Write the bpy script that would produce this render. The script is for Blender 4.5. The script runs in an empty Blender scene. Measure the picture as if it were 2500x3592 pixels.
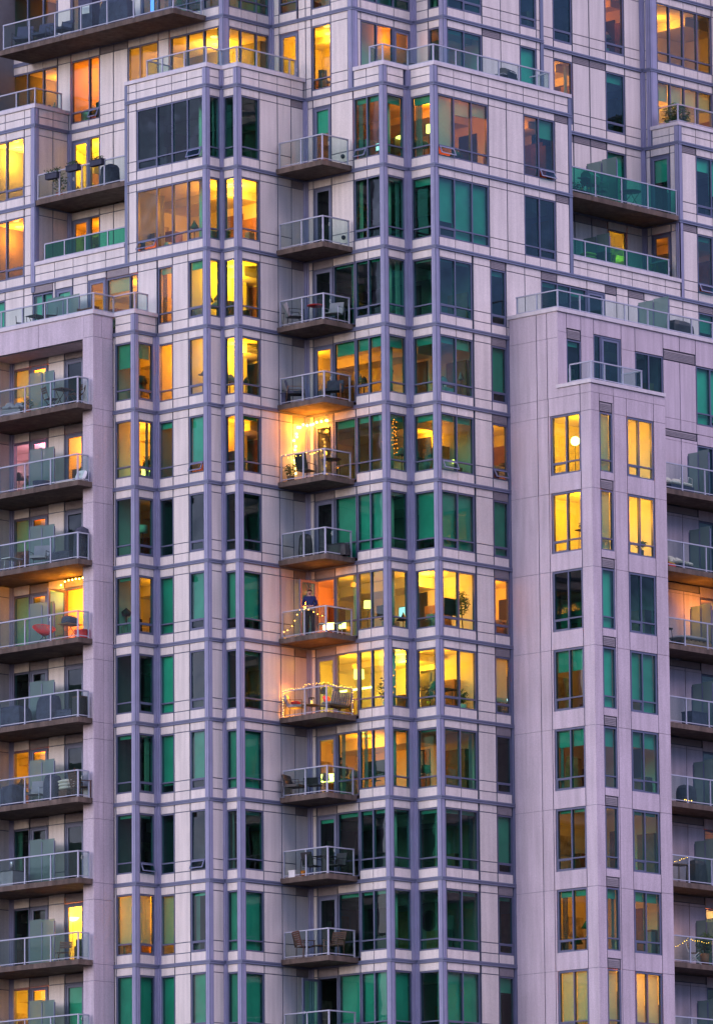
import bpy, math, random
from mathutils import Vector, Matrix
R = random.Random(7)
scene = bpy.context.scene
COL = scene.collection
# ------------------------------------------------------------------ levels (string courses, metres above the camera)
Z = {-3: 64.97, -2: 61.88, -1: 58.80, 0: 55.705, 1: 52.643, 2: 49.592, 3: 46.708, 4: 43.817, 5: 40.952, 6: 38.063, 7: 35.186,
     8: 32.28, 9: 29.374, 10: 26.444, 11: 23.508, 12: 20.56, 13: 17.6}
# ------------------------------------------------------------------ materials
def nt(name):
    m = bpy.data.materials.new(name); m.use_nodes = True
    t = m.node_tree; t.nodes.clear()
    return m, t, t.nodes, t.links
def mat(name, col, rough=.6, var=.12, scale=3., metal=0., bump=0., fine=0., stain=0., spec=.35, trans=0.):
    m, t, n, l = nt(name)
    out = n.new('ShaderNodeOutputMaterial'); p = n.new('ShaderNodeBsdfPrincipled')
    l.new(p.outputs[0], out.inputs[0])
    p.inputs['Roughness'].default_value = rough; p.inputs['Metallic'].default_value = metal
    p.inputs['Specular IOR Level'].default_value = spec
    geo = n.new('ShaderNodeNewGeometry')
    no = n.new('ShaderNodeTexNoise'); no.inputs['Scale'].default_value = scale; no.inputs['Detail'].default_value = 5
    l.new(geo.outputs['Position'], no.inputs['Vector'])
    mp = n.new('ShaderNodeMapRange'); mp.inputs[1].default_value = .25; mp.inputs[2].default_value = .75
    mp.inputs[3].default_value = 1 - var; mp.inputs[4].default_value = 1 + var
    l.new(no.outputs[0], mp.inputs[0])
    val = mp.outputs[0]
    if fine:
        f = n.new('ShaderNodeTexNoise'); f.inputs['Scale'].default_value = 26; f.inputs['Detail'].default_value = 3
        l.new(geo.outputs['Position'], f.inputs['Vector'])
        m2 = n.new('ShaderNodeMapRange'); m2.inputs[1].default_value = .25; m2.inputs[2].default_value = .75
        m2.inputs[3].default_value = 1 - fine; m2.inputs[4].default_value = 1 + fine
        l.new(f.outputs[0], m2.inputs[0])
        mu = n.new('ShaderNodeMath'); mu.operation = 'MULTIPLY'; l.new(val, mu.inputs[0]); l.new(m2.outputs[0], mu.inputs[1]); val = mu.outputs[0]
    if stain:  # rain streaks: noise stretched vertically
        mpn = n.new('ShaderNodeMapping'); mpn.inputs['Scale'].default_value = (5, 5, .35)
        l.new(geo.outputs['Position'], mpn.inputs[0])
        f = n.new('ShaderNodeTexNoise'); f.inputs['Scale'].default_value = 1.; f.inputs['Detail'].default_value = 6
        l.new(mpn.outputs[0], f.inputs['Vector'])
        m2 = n.new('ShaderNodeMapRange'); m2.inputs[1].default_value = .35; m2.inputs[2].default_value = .7
        m2.inputs[3].default_value = 1; m2.inputs[4].default_value = 1 - stain
        l.new(f.outputs[0], m2.inputs[0])
        mu = n.new('ShaderNodeMath'); mu.operation = 'MULTIPLY'; l.new(val, mu.inputs[0]); l.new(m2.outputs[0], mu.inputs[1]); val = mu.outputs[0]
    mx = n.new('ShaderNodeVectorMath'); mx.operation = 'SCALE'; mx.inputs[0].default_value = col[:3]
    l.new(val, mx.inputs['Scale']); l.new(mx.outputs[0], p.inputs['Base Color'])
    if bump:
        b = n.new('ShaderNodeBump'); b.inputs['Strength'].default_value = bump; b.inputs['Distance'].default_value = .01
        f = n.new('ShaderNodeTexNoise'); f.inputs['Scale'].default_value = 40
        l.new(geo.outputs['Position'], f.inputs['Vector']); l.new(f.outputs[0], b.inputs['Height']); l.new(b.outputs[0], p.inputs['Normal'])
    if trans:
        tr = n.new('ShaderNodeBsdfTranslucent'); l.new(mx.outputs[0], tr.inputs[0])
        ms = n.new('ShaderNodeMixShader'); ms.inputs[0].default_value = trans
        l.new(p.outputs[0], ms.inputs[1]); l.new(tr.outputs[0], ms.inputs[2]); l.new(ms.outputs[0], out.inputs[0])
    return m
def emit(name, col, s):
    m, t, n, l = nt(name)
    out = n.new('ShaderNodeOutputMaterial'); e = n.new('ShaderNodeEmission')
    e.inputs[0].default_value = (*col, 1); e.inputs[1].default_value = s; l.new(e.outputs[0], out.inputs[0])
    return m
def glass(name, tint, refl=2.0, rough=.03, wob=.0, frost=0.):
    m, t, n, l = nt(name)
    out = n.new('ShaderNodeOutputMaterial')
    tr = n.new('ShaderNodeBsdfTransparent'); tr.inputs[0].default_value = (*tint, 1)
    gl = n.new('ShaderNodeBsdfGlossy'); gl.inputs['Roughness'].default_value = rough
    fr = n.new('ShaderNodeLayerWeight'); fr.inputs[0].default_value = .5          # Schlick: the same from both sides of the pane
    pw = n.new('ShaderNodeMath'); pw.operation = 'POWER'; pw.inputs[1].default_value = 5; l.new(fr.outputs['Facing'], pw.inputs[0])
    mu = n.new('ShaderNodeMath'); mu.operation = 'MULTIPLY_ADD'; mu.use_clamp = True; mu.inputs[1].default_value = .94; mu.inputs[2].default_value = .035 * refl
    l.new(pw.outputs[0], mu.inputs[0])
    ms = n.new('ShaderNodeMixShader'); l.new(mu.outputs[0], ms.inputs[0])
    base = tr.outputs[0]
    if frost:
        d = n.new('ShaderNodeBsdfDiffuse'); d.inputs[0].default_value = (.22, .37, .36, 1)
        tl = n.new('ShaderNodeBsdfTranslucent'); tl.inputs[0].default_value = (.50, .56, .50, 1)
        m1 = n.new('ShaderNodeMixShader'); m1.inputs[0].default_value = .5; l.new(d.outputs[0], m1.inputs[1]); l.new(tl.outputs[0], m1.inputs[2])
        m2 = n.new('ShaderNodeMixShader'); m2.inputs[0].default_value = frost; l.new(tr.outputs[0], m2.inputs[1]); l.new(m1.outputs[0], m2.inputs[2])
        base = m2.outputs[0]
    l.new(base, ms.inputs[1]); l.new(gl.outputs[0], ms.inputs[2]); l.new(ms.outputs[0], out.inputs[0])
    if wob:
        geo = n.new('ShaderNodeNewGeometry'); no = n.new('ShaderNodeTexNoise'); no.inputs['Scale'].default_value = 1.1; no.inputs['Detail'].default_value = 1
        l.new(geo.outputs['Position'], no.inputs['Vector'])
        b = n.new('ShaderNodeBump'); b.inputs['Strength'].default_value = wob; b.inputs['Distance'].default_value = .05
        l.new(no.outputs[0], b.inputs['Height']); l.new(b.outputs[0], gl.inputs['Normal'])
    return m
M = {}
M['panel'] = mat('cream_panel', (.72, .66, .62), .5, .07, .7, fine=.10, stain=.17, bump=.12)
M['joint'] = mat('panel_joint', (.13, .15, .21), .6, .1)
M['frame'] = mat('anodised_frame', (.15, .17, .26), .42, .08, 2., spec=.5)
M['post'] = mat('corner_post_blue', (.30, .30, .44), .42, .08, 2., spec=.5)
M['wframe'] = mat('window_frame', (.10, .115, .19), .42, .1, 2., spec=.5)
M['rail'] = mat('rail_metal', (.38, .40, .48), .35, .06, spec=.5)
M['conc'] = mat('precast_concrete', (.55, .475, .53), .75, .10, .55, fine=.17, stain=.20, bump=.3)
M['cap'] = mat('parapet_cap', (.62, .58, .60), .5, .06, fine=.04, stain=.12)
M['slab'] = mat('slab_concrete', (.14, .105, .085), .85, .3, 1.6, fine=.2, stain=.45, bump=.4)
M['louver'] = mat('louver_grey', (.30, .27, .29), .6, .1, 6., fine=.1)
M['deck'] = mat('deck_grey', (.3, .28, .28), .8)
M['glass'] = glass('window_glass', (.33, .78, .60), 1.9, .02, .2)
M['rglass'] = glass('rail_glass', (.84, .91, .89), .35, .03)
M['gglass'] = glass('green_rail_glass', (.24, .70, .53), 1.2, .03)
M['screen'] = glass('frosted_screen', (.55, .70, .66), 1.2, .1, 0, .5)
M['blind'] = mat('roller_blind', (.24, .64, .60), .9, .2, .9, trans=.5)
M['cream'] = mat('cream_blind', (.72, .70, .62), .9, .05, 9., trans=.5)
M['opaque'] = mat('lined_blind', (.19, .55, .50), .9, .22, .9)
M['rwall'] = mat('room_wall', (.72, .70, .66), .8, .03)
M['rdark'] = mat('room_wall_shade_tint', (.16, .165, .18), .8, .1)  # gloom of unlit rooms put into a darker wall colour
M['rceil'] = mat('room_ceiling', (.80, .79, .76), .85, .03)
M['rcdim'] = mat('room_ceiling_shade_tint', (.34, .35, .36), .85, .05)  # ceiling of unlit rooms, their gloom put into its colour
M['rfloor'] = mat('room_floor', (.25, .16, .10), .5, .2)
M['wood'] = mat('wood_cabinet', (.22, .11, .055), .5, .25, 5.)
M['black'] = mat('black_item', (.025, .025, .03), .5)
M['teak'] = mat('teak_slats', (.10, .045, .028), .6, .25, 9.)
M['dkfab'] = mat('charcoal_fabric', (.045, .05, .075), .9, .3, 6.)
M['blfab'] = mat('navy_cover', (.05, .055, .10), .8, .3, 5., bump=.4)
M['grfab'] = mat('grey_fabric', (.30, .29, .32), .9, .15)
M['crfab'] = mat('cream_fabric', (.66, .60, .52), .9, .1)
M['red'] = mat('red_paint', (.70, .03, .035), .5, .1)
M['green'] = mat('green_paint', (.06, .22, .15), .5, .1)
M['leaf'] = mat('leaf_green', (.05, .10, .035), .7, .4, 9.)
M['white'] = mat('white_item', (.75, .74, .74), .5, .05)
M['terra'] = mat('terracotta', (.35, .10, .05), .7, .15)
M['yellow'] = mat('yellow_item', (.7, .5, .05), .6)
M['pine'] = mat('pallet_wood', (.28, .17, .09), .8, .25, 6.)
M['skin'] = mat('skin', (.50, .28, .20), .6, .04)
M['shirt'] = mat('blue_shirt', (.014, .02, .085), .9, .12, 9.)
M['trous'] = mat('dark_trousers', (.06, .04, .045), .9, .15, 9.)
M['hair'] = mat('dark_hair', (.02, .013, .01), .7)
M['bulb'] = emit('warm_bulb', (1, .50, .09), 14)
M['bulbS'] = emit('small_bulb', (1, .5, .07), 6)
M['bulbI'] = emit('indoor_bulb', (1, .13, .01), 6)
M['shade'] = emit('lit_shade', (1, .55, .12), 3.2)
M['neon'] = emit('cool_strip', (.55, .6, 1), 2.5)
M['blue'] = emit('blue_screen', (.15, .2, 1), 2.2)
M['wscr'] = emit('pale_screen', (.75, .85, 1), 1.0)
M['art'] = mat('picture_print', (.45, .42, .36), .6, .6, 4.)
M['ground'] = mat('asphalt_ground', (.05, .047, .045), .9, .2, .1)
# ------------------------------------------------------------------ mesh helpers
ORG = {}
class MB:
    def __init__(s): s.v = []; s.f = []; s.m = []; s.sm = []
    def face(s, pts, m=0, sm=False):
        i = len(s.v); s.v += [tuple(p) for p in pts]; s.f.append(tuple(range(i, i + len(pts)))); s.m.append(m); s.sm.append(sm)
    def box(s, x0, x1, y0, y1, z0, z1, m=0, T=None):
        if x0 > x1: x0, x1 = x1, x0
        if y0 > y1: y0, y1 = y1, y0
        i = len(s.v)
        P = [(x0, y0, z0), (x1, y0, z0), (x1, y1, z0), (x0, y1, z0), (x0, y0, z1), (x1, y0, z1), (x1, y1, z1), (x0, y1, z1)]
        if T is not None: P = [tuple(T @ Vector(p)) for p in P]
        s.v += P
        for q in ((0, 3, 2, 1), (4, 5, 6, 7), (0, 1, 5, 4), (1, 2, 6, 5), (2, 3, 7, 6), (3, 0, 4, 7)):
            s.f.append(tuple(i + a for a in q)); s.m.append(m); s.sm.append(False)
    def tube(s, pts, r, n=6, m=0):
        pts = [Vector(p) for p in pts]; i0 = len(s.v); k = len(pts)
        rs = r if isinstance(r, (list, tuple)) else [r] * k
        for j, p in enumerate(pts):
            d = (pts[min(j + 1, k - 1)] - pts[max(j - 1, 0)]).normalized()
            a = d.orthogonal().normalized() if abs(d.z) > .9 else d.cross(Vector((0, 0, 1))).normalized()
            b = d.cross(a)
            for q in range(n):
                t = 2 * math.pi * q / n; s.v.append(tuple(p + (a * math.cos(t) + b * math.sin(t)) * rs[j]))
        for j in range(k - 1):
            for q in range(n):
                A = i0 + j * n; s.f.append((A + q, A + (q + 1) % n, A + n + (q + 1) % n, A + n + q)); s.m.append(m); s.sm.append(True)
        s.f.append(tuple(i0 + q for q in range(n))[::-1]); s.m.append(m); s.sm.append(False)
        s.f.append(tuple(i0 + (k - 1) * n + q for q in range(n))); s.m.append(m); s.sm.append(False)
    def lathe(s, prof, cx=0, cy=0, n=16, m=0):
        i0 = len(s.v)
        for r, z in prof:
            for q in range(n):
                t = 2 * math.pi * q / n; s.v.append((cx + r * math.cos(t), cy + r * math.sin(t), z))
        for j in range(len(prof) - 1):
            for q in range(n):
                A = i0 + j * n; s.f.append((A + q, A + (q + 1) % n, A + n + (q + 1) % n, A + n + q)); s.m.append(m); s.sm.append(True)
        for j, rev in ((0, True), (len(prof) - 1, False)):
            if prof[j][0] > 1e-4:
                q = [i0 + j * n + a for a in range(n)]
                s.f.append(tuple(q[::-1] if rev else q)); s.m.append(m); s.sm.append(False)
    def ball(s, c, r, n=8, m=0, sz=1.):
        s_ = MB(); s_.lathe([(max(1e-3, r * math.sin(math.pi * j / n)), -r * sz * math.cos(math.pi * j / n)) for j in range(n + 1)], 0, 0, n + 2)
        s.add(s_, Matrix.Translation(c), m)
    def add(s, o, T, m=None):
        i = len(s.v); s.v += [tuple(T @ Vector(p)) for p in o.v]
        s.f += [tuple(a + i for a in f) for f in o.f]; s.m += [m if m is not None else a for a in o.m]; s.sm += o.sm
    def leaves(s, c, r, n, size, m=0, squash=1., seed=1):
        q = random.Random(seed)
        for _ in range(n):
            d = Vector((q.gauss(0, 1), q.gauss(0, 1), q.gauss(0, 1))).normalized() * (r * q.random() ** .45)
            p = Vector(c) + Vector((d.x, d.y, d.z * squash))
            u = Vector((q.gauss(0, 1), q.gauss(0, 1), q.gauss(0, .7))).normalized(); w = u.orthogonal().normalized()
            a = size * q.uniform(.6, 1.3)
            s.face([p - u * a, p + w * a * .4, p + u * a, p - w * a * .4], m)
    def build(s, name, mats, parent=None, local=False):
        me = bpy.data.meshes.new(name)
        if not isinstance(mats, (list, tuple)): mats = [mats]
        if local or not s.v: o0 = Vector((0, 0, 0))
        else:
            mn = [min(v[i] for v in s.v) for i in range(3)]; mx = [max(v[i] for v in s.v) for i in range(3)]
            o0 = Vector(((mn[0] + mx[0]) / 2, (mn[1] + mx[1]) / 2, mn[2]))
        me.from_pydata([tuple(Vector(v) - o0) for v in s.v], [], s.f)
        me.polygons.foreach_set('material_index', s.m); me.polygons.foreach_set('use_smooth', s.sm)
        for q in mats: me.materials.append(q)
        me.update()
        o = bpy.data.objects.new(name, me); COL.objects.link(o)
        if parent is not None:
            o.parent = parent
            o.location = (0, 0, 0) if local else o0 - ORG.get(parent.name, Vector((0, 0, 0)))
        else: o.location = o0
        ORG[o.name] = o0
        return o
def tag(o, label, cat, group=None, kind=None):
    o['label'] = label; o['category'] = cat
    if group: o['group'] = group
    if kind: o['kind'] = kind
    return o
def thing(name, label, cat, loc, rz=0., group=None):
    o = bpy.data.objects.new(name, None); o.empty_display_size = .2; COL.objects.link(o)
    o.location = loc; o.rotation_euler = (0, 0, rz); ORG[o.name] = Vector(loc)
    return tag(o, label, cat, group)
# ------------------------------------------------------------------ wall helper
class W:
    def __init__(s, b, ax, c): s.b, s.ax, s.c = b, ax, c
    def bx(s, mb, s0, s1, z0, z1, d0, d1, m=0):
        if s.ax == 'x': mb.box(s.c - d1, s.c - d0, s0, s1, z0, z1, m)
        else: mb.box(s0, s1, s.c - d1, s.c - d0, z0, z1, m)
    def pt(s, a, d, z): return (s.c - d, a, z) if s.ax == 'x' else (a, s.c - d, z)
ACC = {}
def lev(z): return min(Z, key=lambda k: abs(Z[k] - z - .3))
def acc(b, key, *sub):
    return ACC.setdefault((b.name, key) + tuple(round(v, 2) if isinstance(v, float) else v for v in sub), MB())
def panel(w, s0, s1, zs, gap=.034, key='cladding'):
    """cladding panels with open joints over a dark backing"""
    if s0 > s1: s0, s1 = s1, s0
    cl, bk = acc(w.b, key, w.ax, w.c, lev(zs[0])), acc(w.b, 'backing', w.ax, w.c, lev(zs[0]))
    g = gap / 2
    for z0, z1 in zip(zs, zs[1:]): w.bx(cl, s0 + g, s1 - g, z0 + g, z1 - g, -.03, R.uniform(-.0015, .0015))
    w.bx(bk, s0 + .004, s1 - .004, zs[0], zs[-1], -.16, -.028)
def louver(w, s0, s1, z0, z1):
    if s0 > s1: s0, s1 = s1, s0
    lv, bk = acc(w.b, 'louver', w.ax, w.c, s0, z0), acc(w.b, 'backing', w.ax, w.c, lev(z0 - 2.2))
    w.bx(lv, s0 + .02, s1 - .02, z0 + .02, z1 - .02, -.05, -.02)
    n = max(2, int((z1 - z0) / .06))
    for i in range(n):
        a = z0 + .03 + (z1 - z0 - .06) * i / n
        w.bx(lv, s0 + .03, s1 - .03, a, a + .018, -.02, -.004)
    w.bx(bk, s0, s1, z0, z1, -.16, -.052)
def post(b, cx, cy, z0, z1, lx=.17, ly=.19):
    p = acc(b, 'corner_post', cx, cy, lev(z0))
    p.box(cx - .02, cx + lx, cy - .02, cy + ly, z0, z1)
    c = acc(b, 'post_cover', cx, cy, lev(z0))                # pale cover strips, the dark post showing between them
    for o, e in ((.012, .068), (.088, ly - .028)): c.box(cx - .034, cx - .0195, cy + o, cy + e, z0, z1)
    for o, e in ((.012, .068), (.088, lx - .028)): c.box(cx + o, cx + e, cy - .034, cy - .0195, z0, z1)
def conc(b, cx, cy, z0, z1, rx=.13, ly=.13):
    p = acc(b, 'corner_mullion', cx, cy, lev(z0))
    p.box(cx - .085, cx + .14, cy - .085, cy + .14, z0, z1)
    p.box(cx - rx, cx - .085, cy - .03, cy + .14, z0, z1); p.box(cx - .03, cx + .14, cy - ly, cy - .085, z0, z1)
def strip(mb, path, z0, z1, d0, d1, m=0):
    """prism along a stepped plan path whose corners are mitred; path = [(x,y)...] of walls running along x or y"""
    n = len(path)
    def off(i, d):
        x, y = path[i]; L = Rr = False
        for j in (i - 1, i):
            if 0 <= j < n - 1:
                if abs(path[j][0] - path[j + 1][0]) < 1e-6: L = True
                else: Rr = True
        return (x - d if L else x, y - d if Rr else y)
    a = [off(i, d0) for i in range(n)]; c = [off(i, d1) for i in range(n)]
    for i in range(n - 1):
        P = [(*a[i], z0), (*a[i + 1], z0), (*c[i + 1], z0), (*c[i], z0)]
        Q = [(p[0], p[1], z1) for p in P]
        mb.face([P[3], P[2], Q[2], Q[3]], m); mb.face(Q, m); mb.face(P[::-1], m); mb.face([P[0], P[1], Q[1], Q[0]], m)
    for i in (0, n - 1): mb.face([(*a[i], z0), (*c[i], z0), (*c[i], z1), (*a[i], z1)], m)
def course(b, path, z):
    s = acc(b, 'string_course', z)
    strip(s, path, z - .068, z - .012, -.05, .05); strip(s, path, z - .012, z + .012, -.05, .02); strip(s, path, z + .012, z + .068, -.05, .045)
def window(w, s0, s1, z0, z1, mulls=(), tr=None, blinds=(), openp=None, sash=None, bm=None, name='window', lit=False, fw=.05, ob=None):
    """frame mesh + pane / blind / sash sub-parts"""
    if s0 > s1: s0, s1 = s1, s0
    f = MB(); F = (-.13, -.018)
    w.bx(f, s0, s0 + fw, z0, z1, *F); w.bx(f, s1 - fw, s1, z0, z1, *F)
    w.bx(f, s0 + fw, s1 - fw, z1 - fw, z1, *F); w.bx(f, s0 + fw, s1 - fw, z0, z0 + fw * .8, *F)
    ms = sorted(mulls)
    for q in ms: w.bx(f, q - .027, q + .027, z0 + fw * .8, z1 - fw, -.13, -.012)
    ed = [s0 + fw] + [v for q in ms for v in (q - .027, q + .027)] + [s1 - fw]
    # panes are numbered as seen from outside, left to right (L walls run down in y)
    pn = [(ed[i], ed[i + 1]) for i in range(0, len(ed), 2)]
    if w.ax == 'x': pn = pn[::-1]
    if tr:
        for a, c in pn: w.bx(f, a, c, tr - .025, tr + .025, -.12, -.02)
    for i in (sash or ()):
        a, c = pn[i]; zt = tr - .025 if tr else z1 - fw
        for q in ((a, a + .035), (c - .035, c)): w.bx(f, *q, z0 + fw * .8, zt, -.11, -.022)
        w.bx(f, a + .035, c - .035, zt - .035, zt, -.11, -.022); w.bx(f, a + .035, c - .035, z0 + fw * .8, z0 + fw * .8 + .035, -.11, -.022)
    o = f.build(name, M['wframe'], w.b)
    g = MB()
    for i, (a, c) in enumerate(pn):
        lo = z0 + fw * .8
        if openp is not None and i == openp and tr: lo = tr
        ta, tb = CR.uniform(-.007, .007), CR.uniform(-.007, .007)
        g.face([w.pt(a, -.06 + ta + tb, lo), w.pt(c, -.06 - ta + tb, lo), w.pt(c, -.06 - ta - tb, z1 - fw), w.pt(a, -.06 + ta - tb, z1 - fw)])
    g.build('pane', M['glass'], o)
    if openp is not None and tr:
        a, c = pn[openp]; s = MB(); h = tr - .03 - (z0 + fw * .8); an = .42
        def q(u, v, t): # u along wall, v down from the hinge
            return w.pt(u, -.02 + math.sin(an) * v + t, tr - .03 - math.cos(an) * v)
        def bar(u0, u1, v0, v1):
            P = [q(u0, v0, 0), q(u1, v0, 0), q(u1, v1, 0), q(u0, v1, 0)]; Q = [q(u0, v0, .035), q(u1, v0, .035), q(u1, v1, .035), q(u0, v1, .035)]
            s.face(P); s.face(Q)
            for i in range(4): s.face([P[i], P[(i + 1) % 4], Q[(i + 1) % 4], Q[i]])
        bar(a, a + .045, 0, h); bar(c - .045, c, 0, h); bar(a + .045, c - .045, 0, .045); bar(a + .045, c - .045, h - .045, h)
        so = s.build('awning_sash', M['frame'], o)
        g = MB(); g.face([q(a + .04, .04, .018), q(c - .04, .04, .018), q(c - .04, h - .04, .018), q(a + .04, h - .04, .018)]); g2 = g.build('sash_pane', M['glass'], o)
    bl = {}
    for i, v in enumerate(blinds):
        if not v or i >= len(pn): continue
        a, c = pn[i]; k = 'opaque' if v < 0 else (bm or 'blind')
        v = abs(v); zz = z1 - fw * .5 - (z1 - z0 - fw) * v
        w.bx(bl.setdefault(k, MB()), a - .015, c + .015, zz, z1 - .005, -.175, -.168)
        w.bx(bl[k], a - .01, c + .01, zz - .02, zz, -.18, -.163)
    for k, q in bl.items(): q.build('blind', M[k], o)
    if CR.random() < .38 and z1 - z0 > 1.5 and not any(abs(v) > .5 for v in blinds):
        q = MB(); left = CR.random() < .5; a, c = pn[0] if left else pn[-1]; wd = (c - a) * CR.uniform(.16, .36); n_ = 7
        lo_side = (left == (w.ax != 'x'))
        for i in range(n_):
            u = (a + wd * i / n_) if lo_side else (c - wd * (i + 1) / n_)
            w.bx(q, u, u + wd / n_ * .96, z0 - .1, z1 - .02, -.24 - .03 * (i % 2), -.225 - .03 * (i % 2))
        q.build('curtain', M[CR.choice(['cream', 'grfab', 'grfab', 'dkfab'])], o)
    return o
def door(w, s0, s1, z0, z1, blind=0, openo=False, hinge='hi', head=.09):
    if s0 > s1: s0, s1 = s1, s0
    f = MB(); F = (-.13, -.01)
    w.bx(f, s0, s0 + .06, z0, z1, *F); w.bx(f, s1 - .06, s1, z0, z1, *F); w.bx(f, s0 + .06, s1 - .06, z1 - .06, z1, *F)
    o = f.build('door', M['wframe'], w.b)
    a, c = s0 + .06, s1 - .06
    lf, pn, hd = MB(), MB(), MB()
    if not openo:
        for q in ((a, a + .10), (c - .10, c)): w.bx(lf, *q, z0 + .02, z1 - .06, -.09, -.03)
        w.bx(lf, a + .1, c - .1, z1 - .06 - head, z1 - .06, -.09, -.03); w.bx(lf, a + .1, c - .1, z0 + .02, z0 + .2, -.09, -.03)
        pn.face([w.pt(a + .1, -.06, z0 + .2), w.pt(c - .1, -.06, z0 + .2), w.pt(c - .1, -.06, z1 - .15), w.pt(a + .1, -.06, z1 - .15)])
        hs = a + .05 if hinge == 'hi' else c - .05
        w.bx(hd, hs - .012, hs + .012, z0 + .98, z0 + 1.12, -.03, .02); w.bx(hd, hs - .01, hs + .01, z0 + 1.03, z0 + 1.055, .02, .05)
        if blind:
            q = MB(); w.bx(q, a + .08, c - .08, z1 - .1 - (z1 - z0 - .2) * abs(blind), z1 - .1, -.12, -.11)
            q.build('blind', M['opaque' if blind < 0 else 'blind'], o)
    else:                                                   # leaf swung out square to the wall
        e = c if hinge == 'hi' else a
        wd = c - a
        def rb(mb, d0, d1, zz0, zz1): w.bx(mb, e - .03, e + .03, zz0, zz1, d0, d1)
        rb(lf, 0, .1, z0 + .02, z1 - .06); rb(lf, wd - .1, wd, z0 + .02, z1 - .06); rb(lf, .1, wd - .1, z1 - .15, z1 - .06); rb(lf, .1, wd - .1, z0 + .02, z0 + .2)
        pn.face([w.pt(e, .1, z0 + .2), w.pt(e, wd - .1, z0 + .2), w.pt(e, wd - .1, z1 - .15), w.pt(e, .1, z1 - .15)])
        w.bx(hd, e - .06, e + .06, z0 + 1., z0 + 1.12, wd - .06, wd - .04)
    lf.build('door_leaf', M['frame'], o); pn.build('pane', M['glass'], o); hd.build('handle', M['white'], o)
    return o
def wcol(w, s0, s1, zb, zt, mulls=(), blinds=(), head=.36, sill=.40, trz=.78, lou=False, spm=True, **kw):
    """a window column between two string courses: spandrel, window, header"""
    z0, z1 = zb + sill, zt - head
    ss = [s0] + sorted(mulls) + [s1] if s0 < s1 else [s0] + sorted(mulls)[::-1] + [s1]
    for a, c in zip(ss, ss[1:]):
        panel(w, a, c, [zb + .06, z0])
        if lou: louver(w, a, c, z1, zt - .06)
        else: panel(w, a, c, [z1, zt - .06])
    return window(w, s0, s1, z0, z1, mulls, zb + trz if trz else None, blinds, **kw)
def pcol(w, s0, s1, zb, zt, lou=False, rows=(.40, .78)):
    zz = [zb + .06] + [zb + r for r in rows] + [zt - .36]
    panel(w, s0, s1, zz)
    if lou: louver(w, s0, s1, zt - .36, zt - .06)
    else: panel(w, s0, s1, [zt - .36, zt - .06])
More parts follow.
